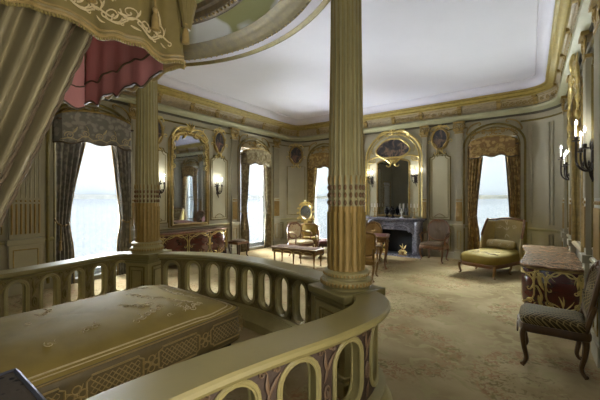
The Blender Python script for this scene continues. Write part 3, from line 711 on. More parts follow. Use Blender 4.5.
def firedog(label, x, y):
    a = thing('firedog', label, 'firedog', (x, y, .028), 0, 'gilt firedogs')
    mb = MB(); mb.span((-.11, -.05, 0), (.11, .05, .03)); mb.lathe([(.03,.03),(.05,.06),(.025,.1),(.02,.14),(.04,.17),(.012,.2)], n=10); mb.build('base', 'giltwood', a)
    mb = MB(); P = XZ(-.02); scroll(mb, P, (-.05, .1), .06, R(180), 1.4, 1, .014); scroll(mb, P, (.05, .1), .06, 0, 1.4, -1, .014)
    leaf(mb, P, (0, .18), .14, R(80)); leaf(mb, P, (0, .18), .12, R(120)); leaf(mb, P, (.02, .16), .14, R(45)); mb.build('scrollwork', 'bright', a)
firedog('gilt scrolled firedog at the right side of the firebox', -2.85, 8.78); firedog('gilt scrolled firedog at the left side of the firebox', -3.45, 8.78)
ZM = 1.04
def urn(label, x, y, s_=1.0):
    o = MB().lathe([(.05,0),(.05,.02),(.02,.04),(.018,.07),(.055,.11),(.065,.16),(.05,.2),(.03,.21),(.038,.23),(.012,.25),(.01,.28)], n=16).build('urn', 'black', None, (x, y, ZM)); o.scale = (s_, s_, s_); tag(o, label, 'urn', 'black mantel urns')
urn('black bronze urn left of centre on the mantel shelf', -3.38, 8.98, 1.15); urn('black bronze urn right of centre on the mantel shelf', -3.2, 8.98, 1.15)
def candlestick(label, x, y, m, arms):
    a = thing('candelabrum', label, 'candelabrum', (x, y, ZM), 0, 'mantel candelabra')
    MB().lathe([(.06,0),(.06,.015),(.03,.03),(.014,.06),(.02,.12),(.012,.2),(.02,.24),(.008,.26)], n=14).build('stem', m, a)
    for i in range(arms):
        ex = (i-(arms-1)/2)*.09; mb = MB(); mb.tube(spline([(0,0,.18), (ex*.6,0,.15), (ex,0,.2), (ex,0,.26)], 5), .007, 6); mb.lathe([(.005,0),(.024,.01),(.012,.014),(.014,.04)], (ex, 0, .25), 10)
        ar = mb.build('arm', m, a); MB().lathe([(.009,0),(.009,.12)], (ex, 0, .28), 8).build('candle', 'candle', ar)
candlestick('gilt branched candelabrum at the left end of the mantel shelf', -3.75, 8.98, 'gold', 3); candlestick('gilt branched candelabrum at the right end of the mantel shelf', -2.6, 8.98, 'gold', 3)
candlestick('slender pale candelabrum on the mantel right of the black urns', -2.95, 8.98, 'porcelain', 2)

# ------------------------------------------------------------------ columns, pedestals, balustrades
PH = .83
def column(label, x, y, rz, ht=4.16):
    t = thing('fluted_column', label, 'column', (x, y, PH), rz, 'fluted columns')
    MB().lathe([(.205,0),(.205,.02),(.215,.03),(.22,.055),(.205,.08),(.187,.085),(.182,.1),(.195,.11),(.197,.135),(.185,.15),(.166,.155)], n=36).build('column_base', 'stone', t)
    mb = MB()
    for i in range(40):
        an = 2*PI*i/40; mb.ell((.216*cos(an), .216*sin(an), .05), (.014,.014,.02), 6, 4); mb.ell((.195*cos(an), .195*sin(an), .122), (.01,.01,.014), 6, 4)
    mb.build('base_beading', 'shaftgold', t)
    N = 20; H = ht-PH; zb, zg, zt = .155, .70, H-.52
    rad = lambda z: .163-.034*min(1, max(0, (z-.3)/(H-1.2)))
    fl_ = lambda an, z: 1-.085*abs(cos(an*N/2))**.7
    rd = lambda an, z: 1-.06*(1-abs(sin(an*N/2)))
    MB().lathe([(rad(z), z) for z in (zg, zg+.2, zg+.5, 1.6, 2.0, 2.4, zt)], n=N*8, mod=fl_).build('upper_shaft', 'shaft', t, ang=25)
    MB().lathe([(rad(z)*1.01, z) for z in (zb, .25, .4, .55, zg-.02, zg)], n=N*8, mod=lambda an, z: 1-.05*abs(cos(an*N/2))**2).build('gilt_lower_shaft', 'shaftgold', t, ang=25)
    mb = MB(); mbb = MB()
    for i in range(N):
        an = 2*PI*(i+.5)/N*1.0; r_ = rad(zb)*.985
        mb.tube([(r_*cos(an), r_*sin(an), zb+.04), (r_*cos(an), r_*sin(an), .4), (r_*cos(an), r_*sin(an), zg-.05)], .008, 6)
        for kk in range(3):
            zz = zg+.03+kk*.065; rr = rad(zz)*.99; mbb.ell((rr*cos(an), rr*sin(an), zz), (.014,.014,.024), 6, 5)
        mb.ell((rad(zg)*cos(an), rad(zg)*sin(an), zg+.225), (.009,.009,.04), 6, 5)
        for kk in range(2): rr = rad(zt-.1)*.99; mb.ell((rr*cos(an), rr*sin(an), zt-.06-kk*.05), (.012,.012,.018), 6, 5)
    for i in range(N):
        an = 2*PI*i/N; mb.tube([(rad(z)*cos(an)*1.004, rad(z)*sin(an)*1.004, z) for z in (zg+.26, 1.2, 1.6, 2.0, zt-.2)], .0028, 5)
    mb.build('gilt_ornament', 'gold', t); mbb.build('bead_band', 'bandbead', t)
    mb = MB().lathe([(rad(zt)*1.0, zt), (rad(zt)*1.16, zt+.015), (rad(zt)*1.16, zt+.035), (rad(zt), zt+.05), (rad(zt)*1.02, zt+.2), (.19, zt+.38), (.22, zt+.40)], n=32)
    q = .25; mb.span((-q, -q, zt+.40), (q, q, zt+.52))
    for i in range(8):
        an = 2*PI*i/8; Pm = lambda a, b_, an=an: ((.14+b_*.25)*cos(an)-a*sin(an), (.14+b_*.25)*sin(an)+a*cos(an), zt+.06+b_)
        leaf(mb, Pm, (0, 0), .2, R(90), .45); leaf(mb, Pm, (.05, .1), .22, R(90), .4)
    for i in range(4):
        an = PI/4+PI/2*i; scroll(mb, lambda a, b_, an=an: ((.2+a)*cos(an), (.2+a)*sin(an), zt+.33+b_), (0, 0), .075, R(90), 1.5, -1, .02)
    mb.build('capital', 'gold', t)
CC, CL = (-1.31, 2.5), (-4.47, 2.42)
column('large fluted column with gilded lower shaft on the nearer pedestal, centre of view', *CC, R(-20))
column('fluted column on the farther pedestal, partly behind the bed canopy', *CL, R(20), 4.5)
def pedestal(label, x, y, rz):
    t = thing('pedestal', label, 'pedestal', (x, y, .008), rz, 'balustrade pedestals'); w = .19
    MB().span((-w-.035, -w-.035, 0), (w+.035, w+.035, .12)).span((-w-.015, -w-.015, .12), (w+.015, w+.015, .16)).build('plinth', 'stone', t, bevel=.01)
    MB().span((-w, -w, .16), (w, w, .70)).build('die', 'stone', t, bevel=.004)
    MB().span((-w-.01, -w-.01, .69), (w+.01, w+.01, .72)).span((-w-.03, -w-.03, .72), (w+.03, w+.03, .755)).span((-w-.05, -w-.05, .755), (w+.05, w+.05, PH-.008)).build('pedestal_cap', 'cap', t, bevel=.01)
    for i in range(4):
        a = PI/2*i; mb = MB()
        Pp = lambda x_, z_, o, a=a: (x_*cos(a)+(w+o)*sin(a), x_*sin(a)-(w+o)*cos(a), z_)
        for ww, z0, z1, rr in ((.24, .22, .64, .012), (.17, .27, .59, .007)):
            pts = []
            for p, q_ in zip(rect(ww, z0, z1), rect(ww, z0, z1)[1:]+rect(ww, z0, z1)[:1]):
                pts += [p, (p[0]*.92+q_[0]*.08, p[1]*.92+q_[1]*.08), (p[0]*.08+q_[0]*.92, p[1]*.08+q_[1]*.92)]
            mb.tube([Pp(p[0], p[1], .004) for p in pts], rr, 6, True)
        mb.build('panel_moulding', 'olive', t)
pedestal('square panelled pedestal carrying the large centre column', *CC, R(-20)); pedestal('square panelled pedestal carrying the farther column', *CL, R(20))

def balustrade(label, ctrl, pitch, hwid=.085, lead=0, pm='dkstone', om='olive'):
    pa = Path([(p.x, p.y) for p in spline([(a, b_, 0) for a, b_ in ctrl], 14)])
    t = thing('balustrade', label, 'balustrade', (0,0,0), 0, 'curved balustrade sections')
    fr = pa.frames(0, pa.L, .05)
    sec = [(-.12,PH-.005),(.12,PH-.005),(.132,PH-.018),(.134,PH-.04),(.125,PH-.055),(.10,PH-.065),(.075,PH-.075),(.07,PH-.095),(-.07,PH-.095),(-.075,PH-.075),(-.10,PH-.065),(-.125,PH-.055),(-.134,PH-.04),(-.132,PH-.018),(-.12,PH-.005)]
    def closed_sweep(sec):
        rs = [[(p.x+n_.x*o, p.y+n_.y*o, z) for o, z in sec[:-1]] for p, n_ in fr]; return MB().rings(rs)
    closed_sweep(sec).build('handrail', 'cap', t, ang=30)
    base = [(-.15,.01),(.15,.01),(.15,.10),(.125,.125),(.11,.17),(.10,.19),(.10,.235),(-.10,.235),(-.10,.19),(-.11,.17),(-.125,.125),(-.15,.10),(-.15,.01)]
    closed_sweep(base).build('plinth', 'stone', t, ang=30)
    nb = max(1, round((pa.L-lead)/pitch)); pt = (pa.L-lead)/nb; z0, z1 = .235, PH-.09; th = .032
    def Q(s_, z, o): p, tg, n_ = pa.at(s_); return (p.x+n_.x*o, p.y+n_.y*o, z)
    if lead:
        rs = [[Q(lead*k_/6, z, o) for z, o in ((z0, th), (z1, th), (z1, -th), (z0, -th))] for k_ in range(7)]
        MB().rings(rs).build('end_panel', 'stone', t)
    for i in range(nb):
        s0 = lead+i*pt; c = s0+pt/2; hw = min(hwid, pt*.335); zt, zb_ = z1-.035-hw, z0+.035+hw
        inner = [(c+hw*cos(a), zt+hw*sin(a)) for a in [PI*j/12 for j in range(13)]]+[(c+hw*cos(a), zb_+hw*sin(a)) for a in [PI+PI*j/12 for j in range(13)]]
        outer_ = []
        for (a, b_) in inner:
            cz = zt if b_ >= (zt+zb_)/2 else zb_
            dx, dz = a-c, b_-cz; k1 = (pt/2)/abs(dx) if abs(dx) > 1e-6 else 1e9; k2 = ((z1-cz) if dz > 0 else (cz-z0))/abs(dz) if abs(dz) > 1e-6 else 1e9
            kk = min(k1, k2); outer_.append((c+dx*kk, cz+dz*kk))
        n = len(inner); vs = []
        for o in (th, -th): vs += [Q(a, b_, o) for a, b_ in inner]+[Q(a, b_, o) for a, b_ in outer_]
        fs = []
        for j in range(n):
            q = (j+1) % n
            fs += [(j, q, n+q, n+j), (2*n+j, 3*n+j, 3*n+q, 2*n+q), (j, 2*n+j, 2*n+q, q)]
        # corner fillers
        mb = MB().add(vs, fs)
        for cx_, cz_ in ((s0, z1), (s0+pt, z1), (s0, z0), (s0+pt, z0)):
            near = sorted(range(n), key=lambda j: (outer_[j][0]-cx_)**2+(outer_[j][1]-cz_)**2)
            a = [j for j in range(n) if abs(outer_[j][0]-cx_) < 1e-4]; b2 = [j for j in range(n) if abs(outer_[j][1]-cz_) < 1e-4]
            if a and b2:
                ja = min(a, key=lambda j: abs(outer_[j][1]-cz_)); jb = min(b2, key=lambda j: abs(outer_[j][0]-cx_))
                for o in (th, -th): mb.add([Q(cx_, cz_, o), Q(*outer_[ja], o), Q(*outer_[jb], o)], [(0, 1, 2)])
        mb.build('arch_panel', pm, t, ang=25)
        mb = MB()
        for o in (th, -th):
            for dr, rr, oo in ((.012, .013, .004), (-.004, .009, .002)):
                pts = [(c+(hw+dr)*cos(a), zt+(hw+dr)*sin(a)) for a in [PI*j/10 for j in range(11)]]+[(c-hw-dr, (zt+zb_)/2)]+[(c+(hw+dr)*cos(a), zb_+(hw+dr)*sin(a)) for a in [PI+PI*j/10 for j in range(11)]]+[(c+hw+dr, (zt+zb_)/2)]
                mb.tube([Q(a, b_, o+math.copysign(oo, o)) for a, b_ in pts], rr, 6, True)
        # smooth painted lining of the opening
        vs = [Q(a, b_, o) for o in (th+.004, -th-.004) for a, b_ in [(c+(a-c)*.985, b_) for a, b_ in inner]]
        mb.add(vs, [(j, (j+1) % n, n+(j+1) % n, n+j) for j in range(n)])
        mb.build('arch_moulding', 'stone', t)
        if i:
            for o in (th, -th):
                mb = MB()
                Pq = lambda a, b_, o=o: Q(s0+a, b_, o+math.copysign(.008, o))
                zm = (z0+z1)/2-.04
                mb.tube([Pq(.019*cos(a*PI/8), zm+.05*sin(a*PI/8)) for a in range(16)], .008, 6, True); mb.ell(Pq(0, zm), (.01, .01, .025), 6, 5)
                leaf(mb, Pq, (0, z1-.16), .12, R(70), .25); leaf(mb, Pq, (0, z1-.16), .12, R(110), .25); leaf(mb, Pq, (0, z1-.13), .09, R(-90), .3)
                scroll(mb, Pq, (-.045, z1-.035), .022, 0, 1.2, 1, .007); scroll(mb, Pq, (.045, z1-.035), .022, PI, 1.2, -1, .007)
                leaf(mb, Pq, (0, z0+.03), .1, R(90), .3)
                mb.build('carved_ornament', om, t)
    return t
balustrade('middle curved balustrade section between the two columns, beyond the foot of the bed', [(-1.52,2.64),(-1.85,2.74),(-2.35,2.86),(-2.9,2.92),(-3.45,2.88),(-3.9,2.7),(-4.22,2.5)], .30, .1)
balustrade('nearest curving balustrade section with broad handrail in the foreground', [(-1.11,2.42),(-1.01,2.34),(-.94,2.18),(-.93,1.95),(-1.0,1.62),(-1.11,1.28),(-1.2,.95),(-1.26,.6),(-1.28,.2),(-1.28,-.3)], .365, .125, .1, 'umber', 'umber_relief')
balustrade('farther balustrade section along the window side of the bed', [(-4.62,2.3),(-4.72,2.05),(-4.66,1.7),(-4.55,1.35),(-4.48,1.0),(-4.46,.6),(-4.46,.1),(-4.46,-.4)], .30)

# ------------------------------------------------------------------ bed
bx0, bx1, by0, by1 = -3.68, -2.25, -.35, 2.18
t = thing('bed', 'large bed under an olive gold embroidered coverlet with lattice banded sides', 'bed', ((bx0+bx1)/2, (by0+by1)/2, .008), 0)
hx, hy = (bx1-bx0)/2, (by1-by0)/2
def sup(u, k=14.0):
    c, s_ = cos(u), sin(u); return (hx*math.copysign(abs(c)**(2/k), c), hy*math.copysign(abs(s_)**(2/k), s_))
def top(u, v):
    a, b_ = sup(2*PI*u); r_ = v
    z = .53+.14*(1-r_**3.2)+.012*sin(a*r_*9+b_*r_*4)*(1-r_)+.006*sin(b_*r_*17+a*3)
    return (a*r_, b_*r_, z)
MB().grid(top, 120, 14, True).build('coverlet_top', 'cover', t)
def side(u, v):
    a, b_ = sup(2*PI*u); f = 1.0+.012*v
    return (a*f, b_*f, .535-.29*v)
MB().grid(side, 160, 4, True).build('coverlet_drop', 'band', t, solid=.01)
MB().span((-hx+.08, -hy+.05, .10), (hx-.08, hy-.08, .50)).build('bed_base', 'soot_shade', t, bevel=.02)  # near-black colour stands in for the shadow beneath the bed
for sx in (-1, 1):
    for sy in (-1, 1): MB().lathe([(.035,0),(.045,.03),(.03,.06),(.045,.12)], (sx*(hx-.14), sy*(hy-.14), 0), 12).build('leg', 'darkwood', t)
mb = MB(); oy = (by0+by1)/2
S1 = lambda a, b_: (hx*1.0+.012, a-oy, b_)
S2 = lambda a, b_: (a, hy*1.0+.012, b_)
def bandpanel(mb, P, a0, a1, z0=.30, z1=.475):
    c = .03
    pts = [(a0+c, z0), (a1-c, z0), (a1-c, z0+c*.5), (a1, z0+c), (a1, z1-c), (a1-c, z1-c*.5), (a1-c, z1), (a0+c, z1), (a0+c, z1-c*.5), (a0, z1-c), (a0, z0+c), (a0+c, z0+c*.5)]
    mb.tube([P(*p) for p in pts], .007, 5, True)
    ip = .024; st = .042; w, h = a1-a0-2*ip, z1-z0-2*ip
    k = -int(h/st)-1
    while k*st < w+h:
        for sg in (1, -1):
            x0 = k*st; q0, q1 = max(0, x0), min(w, x0+h)
            if q1 > q0+.005:
                za, zb_ = q0-x0, q1-x0
                if sg < 0: za, zb_ = h-za, h-zb_
                mb.tube([P(a0+ip+q0, z0+ip+za), P(a0+ip+q1, z0+ip+zb_)], .0035, 4)
        k += 1
def quatre(mb, P, c, z, r_=.035):
    for a in range(4):
        an = PI/2*a; mb.tube([P(c+r_*cos(an)+r_*.7*cos(j*PI/5), z+r_*cos(an+PI/2)*0+r_*sin(an)+r_*.7*sin(j*PI/5)) for j in range(10)], .005, 5, True)
        leaf(mb, P, (c, z), .07, an+PI/4, .2)
    mb.ell(P(c, z), (.01,.01,.01), 6, 4)
for k in range(5):
    a0 = 1.775-.475*k; bandpanel(mb, S1, a0, a0+.36)
    quatre(mb, S1, a0-.055, .385)
for k in range(3):
    a0 = -.62+.44*k; bandpanel(mb, S2, a0, a0+.34); quatre(mb, S2, a0+.39, .385)
for z in (.525, .262): mb.tube([(side(i/120, 0)[0]*1.012, side(i/120, 0)[1]*1.012, z) for i in range(120)], .006, 5, True)
mb.build('lattice_band', 'thread2', t)
mb = MB()
for v, rr in ((.93, .006), (.965, .004)): mb.tube([(lambda p: (p[0], p[1], p[2]+.004))(top(i/140, v)) for i in range(140)], rr, 5, True)
mb.build('border_piping', 'thread', t)
mb = MB(); rnd = random.Random(4)
def TP(a, b_):
    r_ = max(abs(a)/hx, abs(b_)/hy); z = .53+.14*(1-r_**3.2)+.012*sin(a*9+b_*4)*(1-r_)+.006*sin(b_*17)+.003; return (a, b_, z)
def spray(c, an, n=6, s_=1.0):
    for i in range(n):
        d = .06*i*s_; p = (c[0]+d*cos(an), c[1]+d*sin(an))
        leaf(mb, TP, p, .06*s_, an+R(45)*(1 if i % 2 else -1)+rnd.uniform(-.3,.3), .13); scroll(mb, TP, (p[0]+.02, p[1]), .03*s_, rnd.uniform(0, 6), 1.1, 1, .004, 4)
for c, an in (((.42, .85), R(200)), ((.0, .98), R(170)), ((-.35, .9), R(250)), ((.46, .35), R(110)), ((.42, -.2), R(100)), ((.1, .3), R(60)), ((-.5, .2), R(80)), ((-.05, -.2), R(140)), ((-.2, .6), R(20)), ((.25, 1.05), R(180)), ((.52, .6), R(95)), ((.3, .62), R(40)), ((.1, .75), R(-60))): spray(c, an)
mb.build('embroidered_sprays', 'thread', t)
hb = MB().plate(spline([(-.72,.3,0),(-.74,.9,0),(-.5,1.15,0),(0,1.35,0),(.5,1.15,0),(.74,.9,0),(.72,.3,0)], 6) and [(p.x, p.y) for p in spline([(-.72,.3,0),(-.74,.9,0),(-.5,1.15,0),(0,1.35,0),(.5,1.15,0),(.74,.9,0),(.72,.3,0)], 6)], -hy-.1, -hy-.04)
hb.build('headboard', 'giltwood', t)

# canopy: valances on three sides, pink lining, tester, swags; hung bed curtain
cx0, cx1, cy0, cy1 = -3.72, -2.2, YN+.01, 1.40
t = thing('bed_canopy', 'olive embroidered bed canopy with scalloped valance and pink lining', 'canopy', (0,0,0), 0)
cz0, cz1 = 2.63, 3.24
def scal(s_): return .022*cos(2*PI*s_/.42)+.008*cos(2*PI*s_/.21)
def VS(s_, v, off=0): # near side, s along y
    return (cx1+.018*sin(s_*17+1)+.008*sin(s_*41)+.05*(1-v)**2+off, s_, cz0-scal(s_)*(1-v)+(cz1-cz0)*v)
def VF(s_, v, off=0): # front
    return (s_, cy1+.015*sin(s_*8)+.05*(1-v)**2+off, cz0-scal(s_)*(1-v)+(cz1-cz0)*v)
def VL(s_, v, off=0): return (cx0-.05*(1-v)**2-off, s_, cz0-scal(s_)*(1-v)+(cz1-cz0)*v)
MB().grid(lambda u, v: VS(cy0+(cy1+.04-cy0)*u, v), 110, 14).build('side_valance', 'silk2', t, solid=.012)
MB().grid(lambda u, v: VF(cx0+(cx1+.04-cx0)*u, v), 80, 14).build('front_valance', 'silk2', t, solid=.012)
MB().grid(lambda u, v: VL(cy0+(cy1-cy0)*u, v), 80, 10).build('far_valance', 'silk2', t, solid=.012)
# lining hangs just inside, softly pleated and a little longer
def lin_f(u, v):
    s_ = cx0+.03+(cx1-cx0-.05)*u; return (s_, cy1-.05-.008*sin(s_*19)-.02*(1-v), cz0-.10-scal(s_)*1.3*(1-v)+(cz1-cz0+.08)*v)
def lin_l(u, v):
    s_ = cy0+.03+(cy1-cy0-.1)*u; return (cx0+.05+.008*sin(s_*19)+.02*(1-v), s_, cz0-.10-scal(s_)*1.3*(1-v)+(cz1-cz0+.08)*v)
def lin_n(u, v):
    s_ = cy0+.03+(cy1-cy0-.1)*u; return (cx1-.06-.02*sin(s_*26), s_, cz0+.06-scal(s_)*(1-v)+(cz1-cz0-.06)*v)
mb = MB().grid(lin_f, 110, 8).grid(lin_l, 110, 8).grid(lin_n, 90, 6)
mb.add([(cx0, cy0, cz1-.02), (cx1, cy0, cz1-.02), (cx1, cy1, cz1-.02), (cx0, cy1, cz1-.02)], [(0,1,2,3)])
mb.build('pink_lining', 'pink', t)
mb = MB()
for fn in (lin_f, lin_l): mb.tube([(lambda p: (p[0], p[1]-.008 if fn is lin_f else p[1], p[2]))(fn(i/60, .30)) for i in range(61)], .008, 5); mb.tube([fn(i/80, .0) for i in range(81)], .010, 5)
mb.build('lining_braid', 'braid', t)
mb = MB()
for F, a, b_ in ((VS, cy0, cy1+.04), (VF, cx0, cx1+.04)):
    mb.tube([F(a+(b_-a)*i/90, .05, .012) for i in range(91)], .007, 5)
    mb.tube([F(a+(b_-a)*i/90, .0, .004) for i in range(91)], .012, 6)
mb.build('edge_piping', 'thread2', t)
mb = MB()
for F, a, b_ in ((VS, cy0, cy1+.04), (VF, cx0, cx1+.04)):
    n = 150
    for i in range(n): p = Vector(F(a+(b_-a)*i/n, 0)); mb.tube([p, p+Vector((0,0,-.012)), p+Vector((.002,.002,-.028))], .007, 4)
f_ = mb.build('fringe', 'fringe', t); f_['kind'] = 'stuff'
mb = MB(); rnd = random.Random(2)
PV = lambda a, b_: VS(a, (b_-cz0)/(cz1-cz0), .014)
k = 0; y_ = -.1
while y_ < cy1-.08:
    sg = 1 if k % 2 else -1
    scroll(mb, PV, (y_, cz0+.17+.03*sg), .058, R(180 if sg > 0 else 0), 1.4, sg, .006, 5)
    cscroll(mb, PV, (y_-.05, cz0+.12), (y_+.08, cz0+.13), .04*sg, .005, n=5)
    leaf(mb, PV, (y_+.03, cz0+.17), .07, R(30*sg+20), .25); leaf(mb, PV, (y_, cz0+.11), .06, R(-40*sg), .25)
    if k % 3 == 1: leaf(mb, PV, (y_, cz0+.23), .1, R(80), .2); leaf(mb, PV, (y_+.02, cz0+.24), .08, R(120), .2)
    y_ += .105; k += 1
mb.build('embroidery', 'thread', t)
# swags and tails along the top
mb = MB()
def swag(P, a, b_, z, drop, n=4):
    for j in range(n):
        d = drop*(.35+.65*j/(n-1)); mb.tube([P(a+(b_-a)*i/16, z-.02*j*0-d*sin(PI*i/16)) for i in range(17)], [.012+.022*sin(PI*i/16) for i in range(17)], 7)
PS = lambda a, b_: (cx1+.06, a, b_)
PF = lambda a, b_: (a, cy1+.06, b_)
for a, b_ in ((-.5,.15), (.15,.8), (.8,1.46)): swag(PS, a, b_, 3.24, .16)
for a, b_ in ((-3.7,-3.2), (-3.2,-2.7), (-2.7,-2.2)): swag(PF, a, b_, 3.24, .16)
for (x, y) in ((cx1+.07, cy1+.05),):
    for j in range(3): mb.tube([(x+.01*j, y-.03+.03*j, 3.28), (x+.015*j, y-.02+.03*j, 3.08), (x+.02, y-.01+.012*j, 2.88)], [.02,.035,.018], 8)
mb.build('swags', 'silk2', t)
for y in (.15, .8, 1.2, cy1+.04):
    mb = MB(); mb.tube([(cx1+.085, y, 3.24), (cx1+.09, y, 3.0), (cx1+.09, y, 2.9)], .008, 6); mb.lathe([(.004,.0),(.03,.01),(.024,.1),(.012,.12),(.02,.15),(.006,.17)], (cx1+.09, y, 2.76), 10)
    mb.build('tassel', 'thread2', t)
mb = MB(); 
mb.span((cx0-.04, cy0, cz1), (cx1+.04, cy1+.04, cz1+.05)); mb.span((cx0-.08, cy0, cz1+.05), (cx1+.08, cy1+.08, cz1+.12)); mb.build('tester_cornice', 'gold', t, bevel=.015)

t = thing('bed_curtain', 'golden silk bed curtain with roped edge drawn back beneath the canopy', 'curtain', (0,0,0), 0)
def CU(u, v):
    z = .75+(2.80-.75)*v; ze = .84-(2.6-z)*.372; y0 = -.55+.05*(1-v)
    if z < 1.0: ze += (1.0-z)*.25
    y = y0+(ze-y0)*u; amp = .036+.034*v
    x = cx1-.06+amp*sin(u*2*PI*11.5+.4*sin(z*2))+.012*sin(u*41+z)+.05*(1-v)
    return (x, y, z)
MB().grid(CU, 220, 24).build('curtain_panel', 'silk', t, solid=.006)
mb = MB()
for u in (.999, .935):
    pts = [CU(u, i/40) for i in range(41)]
    for ph in (0, PI): mb.tube([(p[0]+.018+.008*cos(i*1.2+ph), p[1]+.008*sin(i*1.2+ph), p[2]) for i, p in enumerate(pts)], .009, 5)
mb.build('rope_trim', 'braid', t)

# bedside stand
t = thing('bedside_stand', 'dark stand with pewter edged needlework top beside the bed, bottom left corner', 'stand', (-1.74, .12, .008), 0)
MB().span((-.24, -.31, .745), (.24, .31, .775)).build('top_panel', 'stand', t)
mb = MB(); e = [(-.24,-.31),(.24,-.31),(.24,.31),(-.24,.31)]
mb.tube([(a, b_, .772) for a, b_ in ((-.24,-.31),(0,-.31),(.24,-.31),(.24,-.29),(.24,0),(.24,.29),(.24,.31),(.22,.31),(0,.31),(-.22,.31),(-.24,.31),(-.24,.29),(-.24,0),(-.24,-.29))], .012, 6, True); mb.build('edge_band', 'edge', t)
MB().span((-.21, -.28, .64), (.21, .28, .745)).build('apron', 'darkwood', t, bevel=.006)
for sx in (-1, 1):
    for sy in (-1, 1): MB().tube(spline([(sx*.19, sy*.26, .66), (sx*.22, sy*.28, .52), (sx*.17, sy*.24, .2), (sx*.2, sy*.27, 0)], 6), [.03,.034,.034,.033,.032,.03,.028,.026,.024,.022,.02,.018,.016,.015,.015,.016,.018,.02,.022], 8).build('leg', 'darkwood', t)

# ------------------------------------------------------------------ seating
def cab(mb, x, y, h, dx, dy, s_=1.0):
    pts = spline([(x, y, h), (x+dx*.022, y+dy*.022, h*.82), (x+dx*.012, y+dy*.012, h*.5), (x-dx*.012, y-dy*.012, h*.2), (x+dx*.012, y+dy*.012, .02), (x+dx*.03, y+dy*.03, .012)], 5)
    k = len(pts); mb.tube(pts, [s_*(.032-.019*(i/(k-1))**.7+(.008 if i > k-4 else 0)) for i in range(k)], 8)
def chair(name, label, loc, rz, fab, wood, w=.54, d=.5, sh=.43, bh=.97, back='cart', arms=False, cat='chair', backfab=None, tilt=.1):
    t = thing(name, label, cat, (loc[0], loc[1], .008), rz, 'rococo chairs')
    for sx in (-1, 1):
        for sy in (-1, 1):
            mb = MB(); cab(mb, sx*(w/2-.04)*(1 if sy < 0 else .86), sy*(d/2-.04), sh-.07, sx*.8, sy*.8); mb.build('leg', wood, t)
    ol = [(p.x, p.y) for p in spline([(-w/2,-d/2+.06,0),(-w/2+.05,-d/2,0),(0,-d/2-.02,0),(w/2-.05,-d/2,0),(w/2,-d/2+.06,0),(w/2*.95,0,0),(w/2*.86,d/2,0),(0,d/2+.0,0),(-w/2*.86,d/2,0),(-w/2*.95,0,0)], 5, True)]
    mb = MB().rings([[(a*f, b_*f, z) for a, b_ in ol] for f, z in ((.96, sh-.11), (1.0, sh-.10), (1.01, sh-.06), (.98, sh-.035))])
    P = XZ(-d/2-.02); shell(mb, P, (0, sh-.115), .05, 5); 
    for sg in (-1, 1): cscroll(mb, P, (sg*.03, sh-.09), (sg*w*.36, sh-.1), sg*.015, .008)
    mb.build('seat_frame', wood, t)
    MB().rings([[(a*f, b_*f, z) for a, b_ in ol] for f, z in ((.95, sh-.04), (.97, sh-.02), (.95, sh+.015), (.86, sh+.035), (.6, sh+.05), (.2, sh+.055))]).build('seat', fab, t)
    bz0, hb_ = sh+.07, bh-sh-.07; bw = w*.46
    if back == 'oval': O = lambda a: (bw*.86*cos(a), bz0+hb_*.5+hb_*.5*sin(a))
    elif back == 'square': O = lambda a: (bw*math.copysign(abs(cos(a))**.42, cos(a))*(1+.04*sin(a)), bz0+hb_*.5+hb_*.5*math.copysign(abs(sin(a))**.5, sin(a))*(1 if sin(a) < 0 else 1-.06+.06*cos(a*2+PI)*-1))
    else: O = lambda a: (bw*math.copysign(abs(cos(a))**.6, cos(a))*(.94+.10*sin(a)), bz0+hb_*.5+hb_*.5*math.copysign(abs(sin(a))**.72, sin(a))+(.02*cos(4*a) if sin(a) > 0 else 0))
    Y = lambda z, x=0: d/2-.03+tilt*(z-sh)+.04*(1-(x/bw)**2)*.6
    mb = MB(); mb.tube([(O(2*PI*i/40)[0], Y(O(2*PI*i/40)[1], O(2*PI*i/40)[0]), O(2*PI*i/40)[1]) for i in range(40)], .022, 8, True)
    for sg in (-1, 1): mb.tube([(sg*w*.4, d/2-.03, sh-.06), (sg*bw*.85, Y(bz0), bz0+.03), (sg*bw*.92, Y(bz0+hb_*.3), bz0+hb_*.3)], .022, 8)
    P = lambda a, b_: (a, Y(b_)-.025, b_); shell(mb, P, (0, bh-.03), .07, 5)
    for sg in (-1, 1): cscroll(mb, P, (sg*.05, bh-.01), (sg*bw*.7, bh-.05), sg*.015, .01)
    mb.build('back_frame', wood, t)
    bf = backfab or fab
    def pad(sg): return lambda u, v: (lambda p: (p[0]*v, Y(p[1], p[0]*v)+sg*(.008+.028*(1-v**2.5)), bz0+hb_*.5+(p[1]-bz0-hb_*.5)*v))(O(2*PI*u))
    MB().grid(pad(-1), 36, 6, True).grid(pad(1), 36, 6, True).build('back_pad', bf, t)
    if arms:
        for sg in (-1, 1):
            mb = MB(); pts = spline([(sg*bw*.97, Y(sh+.28), sh+.27), (sg*(w/2+.01), d*.2, sh+.25), (sg*(w/2+.03), -d*.18, sh+.22), (sg*(w/2+.01), -d*.25, sh+.18), (sg*(w/2-.01), -d*.2, sh+.08), (sg*(w/2-.02), -d*.15, sh-.05)], 6)
            mb.tube(pts, .018, 8); a = mb.build('arm', wood, t)
            MB().ell((sg*(w/2+.015), .02, sh+.265), (.028, .11, .022)).build('arm_pad', fab, a)
    return t
chair('side_chair', 'gilt side chair in olive lattice fabric, nearest right, before the marble-topped desk', (.17, 3.94), R(-90), 'fab_olive', 'nearwood', .52, .5, .44, .98, 'cart', tilt=.2)
chair('armchair', 'brown striped armchair against the back wall right of the fireplace', (-1.97, 8.55), R(-8), 'fab_brown', 'wood', .6, .52, .43, 1.0, 'cart', True, 'armchair')
chair('armchair', 'gilt armchair with tan back turned away, directly behind the large column', (-2.69, 5.83), R(198), 'fab_tan', 'giltwood', .58, .52, .43, .96, 'square', True, 'armchair')
